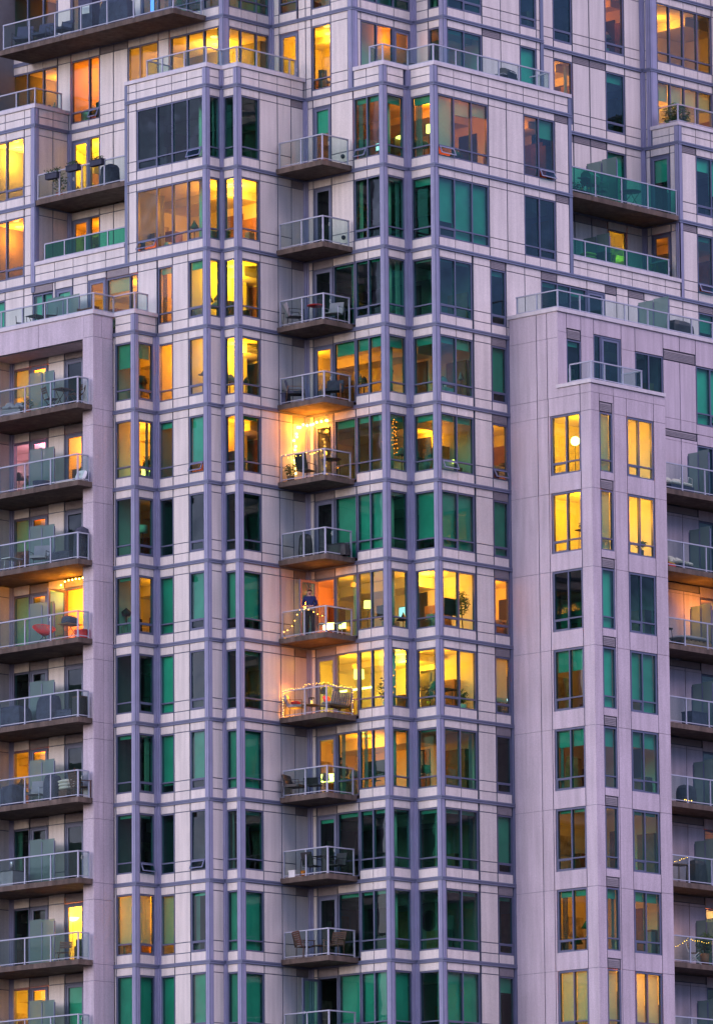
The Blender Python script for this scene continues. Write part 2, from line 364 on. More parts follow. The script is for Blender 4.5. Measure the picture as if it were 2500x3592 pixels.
# ------------------------------------------------------------------ rooms behind the glass
AMB = (1, .125, .004); YEL = (1, .165, .008); ORG_ = (1, .105, .003)
LP = 3.6
CR = random.Random(21)
NL = [0]
def lamp(loc, power, col, r=.15):
    ld = bpy.data.lights.new('room_or_fill_lamp', 'POINT'); ld.energy = power; ld.color = col; ld.shadow_soft_size = r
    o = bpy.data.objects.new('room_or_fill_lamp', ld); COL.objects.link(o); o.location = loc; NL[0] += 1  # lamps of lit rooms, and bare points added outdoors on balconies
def room(b, poly, nf, zb, zt, pw=0, col=AMB, at=None, fur=True, seed=0, bulk=True):
    q = random.Random(seed * 31 + int(zb * 10) + nf)
    z0, z1 = zb + .2, zt - .2
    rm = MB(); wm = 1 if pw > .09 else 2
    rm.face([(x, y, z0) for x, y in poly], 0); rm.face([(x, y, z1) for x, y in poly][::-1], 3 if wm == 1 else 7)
    n = len(poly)
    for i in range(nf - 1, n):
        a, c = poly[i], poly[(i + 1) % n]
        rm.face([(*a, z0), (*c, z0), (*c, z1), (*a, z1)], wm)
    x0, x1 = min(p[0] for p in poly), max(p[0] for p in poly); y0, y1 = min(p[1] for p in poly), max(p[1] for p in poly)
    dx, dy = x1 - x0, y1 - y0
    if bulk and dx > 1.5 and dy > 1.5:
        rm.box(x1 - dx * q.uniform(.25, .4), x1 - .01, y0 + dy * .35, y1 - .012, z1 - q.uniform(.25, .4), z1 - .008, 3)
    if fur:
        if dy > 1.2:
            a = y0 + dy * q.uniform(.3, .6); rm.box(x1 - .04, x1 - .005, a, a + min(.9, dy * .3), z0, z0 + 2.05, 4 if q.random() < .5 else 5)
            a = y0 + dy * q.uniform(.05, .3); rm.box(x1 - .35, x1 - .006, a, a + min(1., dy * .25), z0 + .01, z0 + q.uniform(.9, 1.9), 4)
        if dx > 1.2:
            a = x0 + dx * q.uniform(.35, .6); rm.box(a, a + min(.8, dx * .3), y1 - .04, y1 - .005, z0 + 1.1, z0 + 1.8, 6)
            a = x0 + dx * q.uniform(.6, .8); rm.box(a, a + .55, y1 - .4, y1 - .006, z0 + .01, z0 + q.uniform(.8, 2.), 4)
    if pw > 8 and fur:
        f0, f1 = poly[0], poly[nf - 1]
        for i in range(7):                                   # things standing about near the windows
            e = q.randrange(nf - 1); A, B_ = poly[e], poly[e + 1]; t_ = q.uniform(.1, .9)
            cx, cy = A[0] + (B_[0] - A[0]) * t_, A[1] + (B_[1] - A[1]) * t_
            dd = q.uniform(.45, 1.5); cx, cy = cx + dd * .72, cy + dd * .68
            if not (x0 + .4 < cx < x1 - .4 and y0 + .4 < cy < y1 - .4): continue
            hh = q.uniform(.55, 1.15); wv = q.uniform(.1, .32)
            if q.random() < .55: rm.box(cx - wv, cx + wv, cy - wv * .8, cy + wv * .8, z0 + .005, z0 + hh, q.choice([4, 5, 6, 8]))
            else:
                rm.tube([(cx, cy, z0 + .01), (cx, cy, z0 + hh)], .02, 6, 5); rm.lathe([(.02, z0 + hh), (q.uniform(.1, .3), z0 + hh + .02), (q.uniform(.06, .2), z0 + hh + q.uniform(.05, .3)), (.01, z0 + hh + .32)], cx, cy, 9, q.choice([5, 8, 9]))
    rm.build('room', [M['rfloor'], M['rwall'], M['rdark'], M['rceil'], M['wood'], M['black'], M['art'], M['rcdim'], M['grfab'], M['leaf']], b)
    if pw:
        col = (1, col[1] * q.uniform(.82, 1.3), col[2] * q.uniform(.8, 1.5))
        if at is None: at = (x0 + dx * .55, y0 + dy * .5)
        lamp((at[0], at[1], z1 - .45), pw * LP, col)
        if pw > 24:
            d_ = MB()
            for ox, oy in ((0, 0), (-.9, -.75)):
                if x0 + .3 < at[0] + ox < x1 - .3 and y0 + .3 < at[1] + oy < y1 - .3: d_.lathe([(1e-3, z1 - .035), (.13, z1 - .03), (.14, z1 - .004)], at[0] + ox, at[1] + oy, 14)
            if d_.v: d_.build('ceiling_light', M['shade'], b)
# ------------------------------------------------------------------ balconies
def railing(bal, pts, zf, posts, h=.97, gm='rglass', glass_skip=(), r=.024, zoff=0.):
    rl, gl = MB(), MB()
    z0 = zf
    for (x, y) in posts: rl.box(x - r, x + r, y - r, y + r, z0, z0 + h - .02); rl.box(x - .05, x + .05, y - .05, y + .05, z0, z0 + .015)
    for i, ((xa, ya), (xb, yb)) in enumerate(zip(pts, pts[1:])):
        al = abs(xa - xb) < 1e-6
        e = .03
        if al:
            lo, hi = min(ya, yb), max(ya, yb)
            t0_, t1_ = (ya + (e if yb > ya else -e) if i else ya), yb + (e if yb > ya else -e)
            rl.box(xa - e, xa + e, t0_, t1_, z0 + h - .025, z0 + h + .02)
            rl.box(xa - .014, xa + .014, lo, hi, z0 + .06, z0 + .09)
            gl.box(xa - .006, xa + .006, lo + .03, hi - .03, z0 + .09, z0 + h - .026)
        else:
            lo, hi = min(xa, xb), max(xa, xb)
            t0_, t1_ = (xa + (e if xb > xa else -e) if i else xa), xb + (e if xb > xa else -e)
            rl.box(t0_, t1_, ya - e, ya + e, z0 + h - .025, z0 + h + .02)
            rl.box(lo, hi, ya - .014, ya + .014, z0 + .062, z0 + .092)
            gl.box(lo + .03, hi - .03, ya - .006, ya + .006, z0 + .092, z0 + h - .026)
    rl.build('railing', M['rail'], bal); gl.build('glass_panel', M[gm], bal)
def screen(bal, a, c, zf, h=1.78):
    g, p = MB(), MB()
    (xa, ya), (xb, yb) = a, c
    mx, my = (xa + xb) / 2, (ya + yb) / 2
    if abs(xa - xb) < 1e-6:
        g.box(xa - .008, xa + .008, ya, my - .01, zf + .1, zf + h); g.box(xa - .008, xa + .008, my + .01, yb, zf + .1, zf + h - .04)
    else:
        g.box(xa, mx - .01, ya - .008, ya + .008, zf + .1, zf + h); g.box(mx + .01, xb, ya - .008, ya + .008, zf + .1, zf + h - .04)
    for x, y in (a, (mx, my), c): p.box(x - .022, x + .022, y - .022, y + .022, zf, zf + h - .12)
    o = g.build('privacy_screen', M['screen'], bal); return o, p.build('screen_post', M['frame'], bal)
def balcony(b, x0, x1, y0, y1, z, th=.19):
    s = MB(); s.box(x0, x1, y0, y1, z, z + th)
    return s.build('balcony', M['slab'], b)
# ================================================================== THE BUILDING, volume by volume
GZ = -2.0
def volume(label, loc): return thing('apartment_building', label, 'building', loc)
B1 = volume('stepped cream wing with slate corner posts between the concrete frame and the corner balconies', (0, 0, GZ))
B2 = volume('cream wing with wide glazed corners between the small balconies and the plain concrete block', (5.7, -6.06, GZ))
B3 = volume('upper setback tower rising behind the roof terraces, with tall amber windows', (1.8, .9, GZ))
B4 = volume('cream panelled wing at the left edge with bright yellow windows beside a planted loggia', (0, 9.05, GZ))
B5 = volume('pale concrete portal frame with a stack of long balconies inside it', (-2.18, 3.7, GZ))
B6 = volume('plain pale concrete corner block with punched windows and thin panel joints', (9.62, -10.03, GZ))
B7 = volume('cream panelled wing at the right edge, right of the green glass loggias', (19.41, -6.06, GZ))
K = range(3, 13)
# ---- wing B1 ------------------------------------------------------------------------------------
w1, w1r, w2, w3, w4, w5 = W(B1, 'x', -1.15), W(B1, 'y', 2.59), W(B1, 'x', 0), W(B1, 'y', 0), W(B1, 'x', .79), W(B1, 'y', -.81)
BW1 = {3: (.42, .25), 6: (.05, 0), 8: (.06, .03), 9: (.05, .05), 10: (.82, .82), 11: (1, 1)}
LW1 = {3: 20, 4: 80, 6: 13, 10: 170, 5: 1.2}
for k in K:
    zt, zb = Z[k], Z[k + 1]
    panel(w1, 3.70, 3.62, [zb + .06, zt - .06])
    bl = BW1.get(k, (0, 0))
    cb = 'cream' if k in (3, 10) else None
    wcol(w1, 3.60, 2.78, zb, zt, blinds=bl[:1], bm='cream' if k == 10 else None)
    post(B1, -1.15, 2.59, zb + .07, zt - .07)
    wcol(w1r, -.96, -.20, zb, zt, blinds=bl[1:], sash=(0,) if k != 9 else None, openp=0 if k == 9 else None, bm=cb)
    conc(B1, 0, 2.59, zb + .07, zt - .07, .21)
    room(B1, [(-1.05, 3.68), (-1.05, 2.69), (-.02, 2.69), (3.4, 2.69), (3.4, 5.4), (.2, 5.4), (.2, 3.68)], 3, zb, zt, LW1.get(k, 0), YEL if k == 4 else AMB, (1.2, 3.6), seed=1)
BW2 = {2: .10, 4: -.1, 6: .97, 7: -.97, 8: .86, 9: 0, 10: .8, 11: 1}
LW2 = {2: 45, 3: 75, 4: 4, 10: 14}
BB2 = {2: .13, 3: .0, 4: -.82, 6: .82, 7: 0, 8: .82, 9: 0, 10: -.05, 11: 1}
B45 = {4: (0, .05), 6: (.83, .83), 7: (0, .06), 8: (1, 1), 9: (0, .06), 10: (1, 1), 11: (1, 1), 1: (0, 0)}
L3 = {1: 150, 2: 80, 3: 80, 4: 18}
for k in range(0, 13):
    zt, zb = Z[k], Z[k + 1]
    if k >= 2:
        if k > 2: pass
        wcol(w2, 2.54, 1.79, zb, zt, blinds=(BW2.get(k, 0),), bm='cream' if k in (2, 10) else None)
        pcol(w2, 1.77, .98, zb, zt)
        wcol(w2, .96, .20, zb, zt, blinds=(BB2.get(k, 0),), sash=None if k in (4, 9) else (0,), openp=0 if k in (4, 9) else None, bm='cream' if k == 3 else None)
        room(B1, [(.1, 2.54), (.1, 1.40), (3.4, 1.40), (3.4, 2.63)], 2, zb, zt, LW2.get(k, 0), AMB, (2., 2.), seed=2)
    else:
        pcol(w2, 4.04, 3.64, zb, zt); pcol(w2, 4.22, 4.06, zb, zt)
        wcol(w2, 3.62, .20, zb, zt, mulls=(2.58, 1.78, .99), blinds=(0, 0, 0, 0), openp=3 if k == 0 else 0, sash=(0,) if k == 0 else (3,))
        cm = MB(); cm.lathe([(.2, zb + .2), (.2, zt - .2)], 1.05, 1.15, 20); cm.build('column', M['crfab'], B1)
    # corner B, re-entrant piece and corner C
    post(B1, 0, 0, zb + .07, zt - .07)
    if k <= 2: wcol(w3, .16, .70, zb, zt)
    else: pcol(w3, .16, .72, zb, zt)
    conc(B1, .79, 0, zb + .07, zt - .07, .10, .11)
    bb = B45.get(k, (0, 0))
    wcol(w4, -.10, -.62, zb, zt, blinds=bb[:1]); post(B1, .79, -.81, zb + .07, zt - .07, .2, .18)
    wcol(w5, 1.0, 1.94, zb, zt, blinds=bb[1:])
    pcol(w5, 1.96, 2.89, zb, zt); pcol(w5, 2.91, 3.61, zb, zt, rows=(.78,)); pcol(w5, 3.63, 4.26, zb, zt, lou=True, rows=())
    if k >= 2: poly, nf = [(.1, 1.37), (.1, .1), (.89, .1), (.89, -.71), (2.1, -.71), (4.1, -.71), (4.1, 3.), (3.45, 3.), (3.45, 1.37)], 5
    else: poly, nf = [(.1, 3.7), (.1, .1), (.89, .1), (.89, -.71), (2.1, -.71), (4.1, -.71), (4.1, 5.), (1., 5.)], 5
    room(B1, poly, nf, zb, zt, L3.get(k, 0), YEL if k in (1, 2, 3) else AMB, (2.3, .9), seed=3, fur=k != 7)
for k in range(0, 14):
    if k >= 4: path = [(-1.15, 3.70), (-1.15, 2.59), (0, 2.59)]
    else: path = [(0, 4.22)]
    if k == 3: path = [(-1.15, 3.70), (-1.15, 2.59), (0, 2.59)]
    if k == 2: path = [(0, 12.5)]
    course(B1, path + [(0, 0), (.79, 0), (.79, -.81), (4.36, -.81)], Z[k])
def parapet(b, path, z, segs, left=0, deck=None, th=.30):
    """panelled parapet above a string course: two rows of panels, a cap and a deck behind"""
    for ax, c, cuts in segs:
        w = W(b, ax, c)
        for a, d in zip(cuts, cuts[1:]): panel(w, a, d, [z + .06, z + .36, z + .68])
    strip(acc(b, 'parapet_cap'), path, z + .68, z + .82, -th, .05)
    strip(acc(b, 'backing'), path, z + .05, z + .679, -th + .02, -.161)
parapet(B1, [(0, 4.22), (0, 0), (.79, 0), (.79, -.81), (4.36, -.81)], Z[0],
        [('x', 0, (4.2, 4.03, 3.64, 2.58, 1.79, 1.0, .19)), ('y', 0, (.16, .72)), ('x', .79, (-.1, -.62)), ('y', -.81, (1.0, 1.94, 2.9, 3.62, 4.28))])
for x, y in ((0, 0), (.79, -.81)): post(B1, x, y, Z[0] + .07, Z[0] + .67)
conc(B1, .79, 0, Z[0] + .07, Z[0] + .67)
parapet(B1, [(-1.15, 3.70), (-1.15, 2.59), (0, 2.59)], Z[3], [('x', -1.15, (3.6, 2.78)), ('y', 2.59, (-.96, -.05))])
post(B1, -1.15, 2.59, Z[3] + .07, Z[3] + .67)
# left end post and return of the upper part of the wing
p = acc(B1, 'corner_post')
p.box(-.02, .12, 4.10, 4.24, Z[2] + .07, Z[0] + .67); acc(B1, 'backing').box(.13, 1.8, 4.0, 4.11, Z[2], Z[0] + .6)
dk = MB(); dk.box(.2, 1.9, .2, 4.1, Z[0] + .1, Z[0] + .3); dk.box(1.0, 4.3, -.6, .19, Z[0] + .1, Z[0] + .31); dk.build('terrace_deck', M['deck'], B1)
tr = dk = None
bal = MB(); bal.box(.36, 1.7, 3.9, 3.98, Z[0] + .31, Z[0] + .4); t0 = bal.build('terrace_kerb', M['conc'], B1)
railing(t0, [(1.4, 3.2), (.14, 3.2), (.14, .14), (.93, .14), (.93, -.67), (4.0, -.67)], Z[0] + .82, [(.14, 3.2), (.14, 2.4), (.14, 1.25), (.14, .14), (.93, -.67), (.93, .14), (1.95, -.67), (3.7, -.67), (4.0, -.67)], h=.66)
# ---- wing B2 ------------------------------------------------------------------------------------
w6, w7, w8, w9 = W(B2, 'x', 4.36), W(B2, 'y', -4.78), W(B2, 'x', 5.7), W(B2, 'y', -6.06)
wind = {3: .2, 4: .12, 5: 1, 9: .06, 10: .05, 11: 1, 2: .03}
pan = {0: (.08, .08), 2: (.03, .03), 3: (.2, .17), 4: (.1, .1), 5: (1, 1), 9: (.06, .06), 10: (.05, .05), 11: (1, 1)}
b7 = {0: .12, 3: .18, 4: .1, 8: .03, 9: .03, 11: 1, 5: -.05, 1: .05}
b8 = {0: .12, 1: .12, 3: .13, 4: .1, 5: .8, 8: .03, 9: .06, 2: .03}
b9 = {0: (.84, .25, .2), 1: (.72, 1, 1), 2: (.03, .04), 3: (.1, .17), 4: (.1, .1), 5: (1, 1), 8: (.02, .02), 9: (.06, .06), 11: (1, 1), 10: (.03, .06)}
b9r = {2: .08, 3: .82, 5: 1, 7: .77, 9: .82, 10: .06, 11: .25, 8: 0}
L4 = {0: 50, 3: 30, 4: 16, 6: 62, 7: 120, 8: 36}
L5 = {4: 26, 6: 75, 7: 60}
for k in range(0, 13):
    zt, zb = Z[k], Z[k + 1]
    conc(B2, 4.36, -.81, zb + .07, zt - .07, .11, .15)
    if k >= 2:
        panel(w6, -.95, -1.13, [zb + .06, zt - .36, zt - .06])
        louver(w6, -1.15, -2.16, zt - .38, zt - .06); panel(w6, -2.18, -3.25, [zt - .36, zt - .06])
        door(w6, -1.15, -2.14, zb + .19, zt - .39, openo=k in (6, 11), blind=-.08 if k == 9 else 0)
        window(w6, -2.17, -3.25, zb + .2, zt - .36, (), zb + .80, (wind.get(k, 0),))
    else:
        panel(w6, -.95, -1.2, [zb + .06, zt - .36, zt - .06]); panel(w6, -1.22, -2.13, [zt - .36, zt - .06])
        door(w6, -1.22, -2.12, zb + .19, zt - .37, blind=-.4 if k == 0 else 0)
        panel(w6, -2.15, -3.24, [zb + .06, zb + .40, zb + .78, zt - .36, zt - .06])
    if k <= 2 or k in (9, 10):
        v = acc(B2, 'vent_cap', k); v.ball((4.33, -2.75 if k <= 2 else -.5, zb + .62), .085)
    wcol(w6, -3.28, -4.58, zb, zt, mulls=(-3.94,), blinds=pan.get(k, (0, 0)), openp=0 if k == 0 else None, sash=(0,) if k in (1, 2, 3) else None)
    post(B2, 4.36, -4.78, zb + .07, zt - .07)
    wcol(w7, 4.56, 5.45, zb, zt, blinds=(b7.get(k, 0),)); conc(B2, 5.7, -4.78, zb + .07, zt - .07, .26)
    wcol(w8, -4.90, -5.88, zb, zt, blinds=(b8.get(k, 0),)); post(B2, 5.7, -6.06, zb + .07, zt - .07)
    bb = b9.get(k, (0, 0))
    if k <= 1:
        wcol(w9, 5.91, 8.64, zb, zt, mulls=(6.78, 7.73), blinds=bb, openp=0 if k == 0 else None, sash=(0,) if k else None, bm='cream' if k == 0 else None)
        pcol(w9, 8.67, 9.63, zb, zt); pcol(w9, 9.65, 10.58, zb, zt)
        wcol(w9, 10.6, 12.32, zb, zt, mulls=(11.43,), blinds=(.0, .3) if k == 0 else (0, 0), openp=1 if k == 0 else None, sash=(1,) if k else None)
        pcol(w9, 12.35, 13.07, zb, zt, lou=True)
        room(B2, [(10.4, -5.96), (12.5, -5.96), (13.1, -5.9), (13.1, -3.), (10.4, -3.)], 2, zb, zt, 5 if k == 0 else 0, AMB, (11.8, -4.6), seed=6)
    else:
        wcol(w9, 5.91, 7.66, zb, zt, mulls=(6.76,), blinds=bb, openp=0 if k == 4 else None, sash=(0,) if k != 4 else None)
        pcol(w9, 7.74, 8.66, zb, zt)
        wcol(w9, 8.69, 9.50, zb, zt, blinds=(b9r.get(k, 0),), lou=True, head=.40, openp=0 if k == 4 else None, sash=(0,) if k != 4 else None, bm='cream' if k == 7 else None)
        if k > 2: acc(B2, 'corner_post', 'h', k).box(9.52, 9.64, -6.075, -5.95, zb + .07, zt - .07)
        room(B2, [(8.3, -5.96), (9.6, -5.96), (11.6, -5.9), (11.6, -2.9), (8.3, -2.9)], 2, zb, zt, L5.get(k, 0), YEL if k == 6 else AMB, (9.6, -4.3), seed=5, bulk=False)
    xe = 8.25 if k > 1 else 10.3
    at = {3: (5.6, .0), 6: (7.0, -4.2), 7: (6.9, -3.), 8: (6.4, -1.7), 0: (7.2, -4.4), 4: (7.9, -3.4)}.get(k)
    room(B2, [(4.46, -.95), (4.46, -4.68), (5.8, -4.68), (5.8, -5.96), (xe - .6, -5.96), (xe, -5.9), (xe, .6), (4.46, .6)], 5, zb, zt, L4.get(k, 0), YEL if k in (6, 7) else (ORG_ if k == 0 else AMB), at, seed=4 + k)
    if k in (6, 7): lamp((7.2, -4.9, zt - .65), L4[k] * {6: .16, 7: .34}[k], YEL); lamp((5.7, -1.6, zt - .7), {6: 34, 7: 75}[k], YEL)  # extra points added to brighten parts of these two rooms
    cm = MB(); cm.lathe([(.19, zb + .2), (.19, zt - .2)], 5.05, -4.22, 20); cm.build('column', M['crfab'], B2)
for k in range(0, 14):
    xe = 13.25 if k <= 1 else (26 if k == 2 else 9.62)
    course(B2, [(4.36, -.81), (4.36, -4.78), (5.7, -4.78), (5.7, -6.06), (xe, -6.06)], Z[k])
parapet(B2, [(4.36, -3.3), (4.36, -4.78), (5.7, -4.78), (5.7, -6.06), (13.25, -6.06)], Z[0],
        [('x', 4.36, (-3.3, -3.94, -4.58)), ('y', -4.78, (4.56, 5.45)), ('x', 5.7, (-4.9, -5.88)), ('y', -6.06, (5.91, 6.78, 7.73, 8.66, 9.64, 10.59, 11.43, 12.33, 13.08))])
for x, y in ((4.36, -4.78), (5.7, -6.06)): post(B2, x, y, Z[0] + .07, Z[0] + .67)
conc(B2, 5.7, -4.78, Z[0] + .07, Z[0] + .67)
acc(B2, 'corner_post').box(13.08, 13.25, -6.085, -5.9, Z[2] + .07, Z[0] + .67)
acc(B2, 'backing').box(13.1, 13.24, -5.89, -4.2, Z[2], Z[0] + .6)
dk = MB(); dk.box(5.9, 13.1, -5.86, -4.8, Z[0] + .1, Z[0] + .3); dk.box(4.55, 7.6, -4.6, -3.4, Z[0] + .1, Z[0] + .31); dk.build('terrace_deck', M['deck'], B2)
bal = MB(); bal.box(12.9, 13.1, -5.9, -4.8, Z[0] + .3, Z[0] + .4); t0 = bal.build('terrace_kerb', M['conc'], B2)
railing(t0, [(4.75, -4.0), (4.5, -4.0), (4.5, -4.64), (5.84, -4.64), (5.84, -5.92), (12.2, -5.92), (12.2, -5.)], Z[0] + .82,
        [(4.5, -4.0), (4.5, -4.64), (5.84, -4.64), (5.84, -5.92), (7.05, -5.92), (8.25, -5.92), (9.4, -5.92), (10.5, -5.92), (11.5, -5.92), (12.2, -5.92)], h=.68)
# floor k=2 wall running on behind the right roof terrace
zt, zb = Z[2], Z[3]
pcol(w9, 9.54, 10.54, zb, zt); pcol(w9, 10.56, 11.45, zb, zt)
louver(w9, 11.47, 12.33, zt - .4, zt - .06); panel(w9, 12.35, 14.0, [zt - .4, zt - .06]); louver(w9, 15.04, 15.68, zt - .4, zt - .06); panel(w9, 14.02, 15.03, [zt - .4, zt - .06])
window(w9, 11.47, 14.0, zb + .2, zt - .42, (12.36, 13.08), None, (.06, .06, .12)); door(w9, 14.04, 15.02, zb + .2, zt - .42)
panel(w9, 15.04, 15.68, [zb + .06, zb + .8, zt - .42]); pcol(w9, 15.7, 16.34, zb, zt); pcol(w9, 16.37, 17.26, zb, zt, lou=True); pcol(w9, 17.28, 18.3, zb, zt); pcol(w9, 18.32, 19.5, zb, zt); pcol(w9, 19.52, 20.42, zb, zt)
wcol(w9, 20.44, 22.2, zb, zt, mulls=(21.3,), blinds=(.33, 1), lou=True); pcol(w9, 22.22, 26, zb, zt)
room(B2, [(11.7, -5.9), (15.1, -5.9), (15.1, -3.2), (11.7, -3.2)], 2, zb, zt, 0, seed=8); room(B2, [(20.4, -5.9), (23, -5.9), (23, -3.4), (20.4, -3.4)], 2, zb, zt, 0, seed=9)
# corner balconies
CBAL = {}
for k in range(1, 13):
    z = Z[k]
    b = balcony(B2, 2.78, 4.34, -3.2, -.835, z - .0)
    CBAL[k] = b
    railing(b, [(2.86, -.95), (2.86, -3.12), (4.2, -3.12)], z + .19, [(2.86, -.95), (2.86, -2.05), (2.86, -3.12), (4.2, -3.12)])
# loggia on the right
for k in (1,):
    b = balcony(B2, 13.28, 19.39, -6.04, -4.29, Z[1] + .0)
    railing(b, [(13.35, -5.98), (19.3, -5.98)], Z[1] + .19, [(14.65, -5.98), (16.15, -5.98), (17.65, -5.98), (19.3, -5.98)], gm='gglass')
    screen(b, (16.0, -5.9), (16.0, -4.4), Z[1] + .19)
for a, d in zip((13.27, 14.07, 15.25, 15.95, 16.6, 17.55, 18.5, 19.4), (14.07, 15.25, 15.95, 16.6, 17.55, 18.5, 19.4)): panel(w9, a, d, [Z[2] + .06, Z[2] + .36, Z[2] + .64])
strip(acc(B2, 'parapet_cap'), [(13.26, -6.06), (19.4, -6.06)], Z[2] + .64, Z[2] + .78, -.3, .05)
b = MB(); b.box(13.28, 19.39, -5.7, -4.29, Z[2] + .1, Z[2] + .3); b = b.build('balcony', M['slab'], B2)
railing(b, [(13.3, -5.93), (18.85, -5.93), (18.85, -5.)], Z[2] + .78, [(14.07, -5.93), (15.25, -5.93), (16.43, -5.93), (17.63, -5.93), (18.85, -5.93)], h=.68, gm='gglass')
screen(b, (15.75, -5.7), (15.75, -4.4), Z[2] + .3)
# ---- tower B3 -----------------------------------------------------------------------------------
tl, tr9, td, t32, tl3, t4, t5, tl6 = [W(B3, a, c) for a, c in (('x', 1.8), ('y', .9), ('x', 4.36), ('y', -3.24), ('x', 7.7), ('y', -4.72), ('y', -4.27), ('x', 19.45))]
for k in (-3, -2, -1):
    zt, zb = Z[k], Z[k + 1]
    low = k == -1
    S = dict(sill=.26 if low else .4, trz=None if low else .78)
    panel(tl, 12.5, 12.25, [zb + .06, zt - .06])
    wcol(tl, 12.2, 9.72, zb, zt, mulls=(11.36, 10.5), **S)
    pcol(tl, 9.68, 9.0, zb, zt, rows=() if low else (.4, .78))
    if low:
        wcol(tl, 8.96, 7.43, zb, zt, mulls=(8.0,), sill=.32, trz=.72, openp=1)
        pcol(tl, 7.41, 6.69, zb, zt, lou=True, rows=(.4, .78)); pcol(tl, 6.67, 5.92, zb, zt, lou=True, rows=(.4, .78))
        wcol(tl, 5.9, 4.31, zb, zt, mulls=(5.26,), **S); pcol(tl, 4.28, 3.74, zb, zt, rows=()); pcol(tl, 3.72, 3.7, zb, zt, rows=())
    else:
        wcol(tl, 8.96, 5.95, zb, zt, mulls=(8.0, 6.85), **S); pcol(tl, 5.92, 5.22, zb, zt); wcol(tl, 5.2, 3.7, zb, zt, mulls=(4.33,), **S)
    wcol(tl, 3.68, 1.1, zb, zt, mulls=(2.8, 1.92), **S)
    post(B3, 1.8, .9, zb + .07, zt - .07, .3, .18)
    wcol(tr9, 2.12, 4.25, zb, zt, mulls=(2.78, 3.6), **S); conc(B3, 4.36, .9, zb + .07, zt - .07, .12, .15)
    panel(td, .76, .5, [zb + .06, zb + .4, zt - .36, zt - .06])
    if low: panel(td, .48, -.5, [zt - .36, zt - .06]); door(td, .48, -.48, zb + .19, zt - .38)
    else: wcol(td, .48, -.42, zb, zt)
    pcol(td, -.5, -.86, zb, zt); pcol(td, -.88, -1.15, zb, zt)
    wcol(td, -1.19, -2.14, zb, zt, sill=.3, trz=.7); pcol(td, -2.16, -3.02, zb, zt)
    post(B3, 4.36, -3.24, zb + .07, zt - .07, .28, .2)
    panel(t32, 4.66, 4.81, [zb + .06, zt - .36, zt - .06])
    if low:
        wcol(t32, 4.83, 6.6, zb, zt, mulls=(5.7,), **S); panel(t32, 6.62, 7.56, [zt - .36, zt - .06]); door(t32, 6.62, 7.54, zb + .19, zt - .37)
    else: wcol(t32, 4.83, 7.5, zb, zt, mulls=(5.7, 6.62), **S)
    conc(B3, 7.7, -3.24, zb + .07, zt - .07, .2, .14)
    pcol(tl3, -3.37, -3.95, zb, zt); wcol(tl3, -3.98, -4.52, zb, zt, **S); post(B3, 7.7, -4.72, zb + .07, zt - .07)
    wcol(t4, 7.92, 9.82, zb, zt, mulls=(8.84,), sash=None if low else (1,), blinds=(.05, .05), **S)
    pcol(t4, 9.86, 10.86, zb, zt, lou=low); pcol(t4, 10.88, 11.93, zb, zt)
    wcol(t4, 11.96, 12.86, zb, zt, blinds=(-1,) if low else (.2,), sash=None if low else (0,), **S); pcol(t4, 12.88, 13.06, zb, zt)
    acc(B3, 'corner_post', 'n', k).box(13.08, 13.25, -4.745, -4.5, zb + .07, zt - .07); acc(B3, 'backing', 'n', k).box(13.1, 13.22, -4.49, -4.2, zb, zt)
for k in (-3, -2, -1, 0, 1):
    zt, zb = Z[k], Z[k + 1]
    pcol(t5, 13.26, 14.32, zb, zt)
    if k <= -1: wcol(t5, 14.35, 15.39, zb, zt, sash=None if k == -1 else (0,), sill=.33)
    else: pcol(t5, 14.35, 15.39, zb, zt, lou=True)
    pcol(t5, 15.43, 16.37, zb, zt, lou=k >= -1, rows=(.4, .78)); pcol(t5, 16.4, 17.3, zb, zt, lou=k >= -1, rows=(.4, .78))
    if k < 0: wcol(t5, 17.33, 18.4, zb, zt, blinds=(.14,) if k == -1 else (0,), sash=(0,))
    else: wcol(t5, 17.33, 18.4, zb, zt, sill=.25, trz=None, blinds=(-.97,) if k == 0 else (.35,), bm='cream')
    pcol(t5, 18.43, 19.32, zb, zt)
    conc(B3, 19.41 if k > -1 else 19.45, -4.27, zb + .07, zt - .07)
    if k <= -1: pcol(tl6, -4.4, -4.66, zb, zt); room(B3, [(14.2, -4.15), (15.5, -4.15), (16.4, -4.1), (16.4, -1.6), (14.2, -1.6)], 2, zb, zt, 22 if k == -1 else 0, AMB, (15.2, -2.6), seed=12)
    pw = {-2: 9, 1: 60}.get(k, 0)
    room(B3, [(17.1, -4.15), (18.5, -4.15), (19.4, -4.1), (19.4, -1.6), (17.1, -1.6)], 2, zb, zt, pw, ORG_ if k < 0 else YEL, (18.2, -2.6), seed=13)
    # recess behind the left loggia
    if k >= 0:
        conc(B3, 1.8, 9.06, zb + .07, zt - .07)
        panel(tl, 8.94, 7.43, [zt - .36, zt - .06]); door(tl, 8.94, 8.02, zb + .19, zt - .37, hinge='lo'); window(tl, 8.0, 7.44, zb + .2, zt - .36)
        for a, d in ((7.42, 6.7), (6.68, 6.06), (6.04, 4.3)): panel(tl, a, d, [zb + .06, zt - .36, zt - .06])
        room(B3, [(1.9, 9.03), (1.9, 7.2), (5.2, 7.2), (5.2, 11), (1.9, 11)], 2, zb, zt, 140 if k == 0 else 35, YEL if k == 0 else AMB, (3.6, 8.8), seed=14)
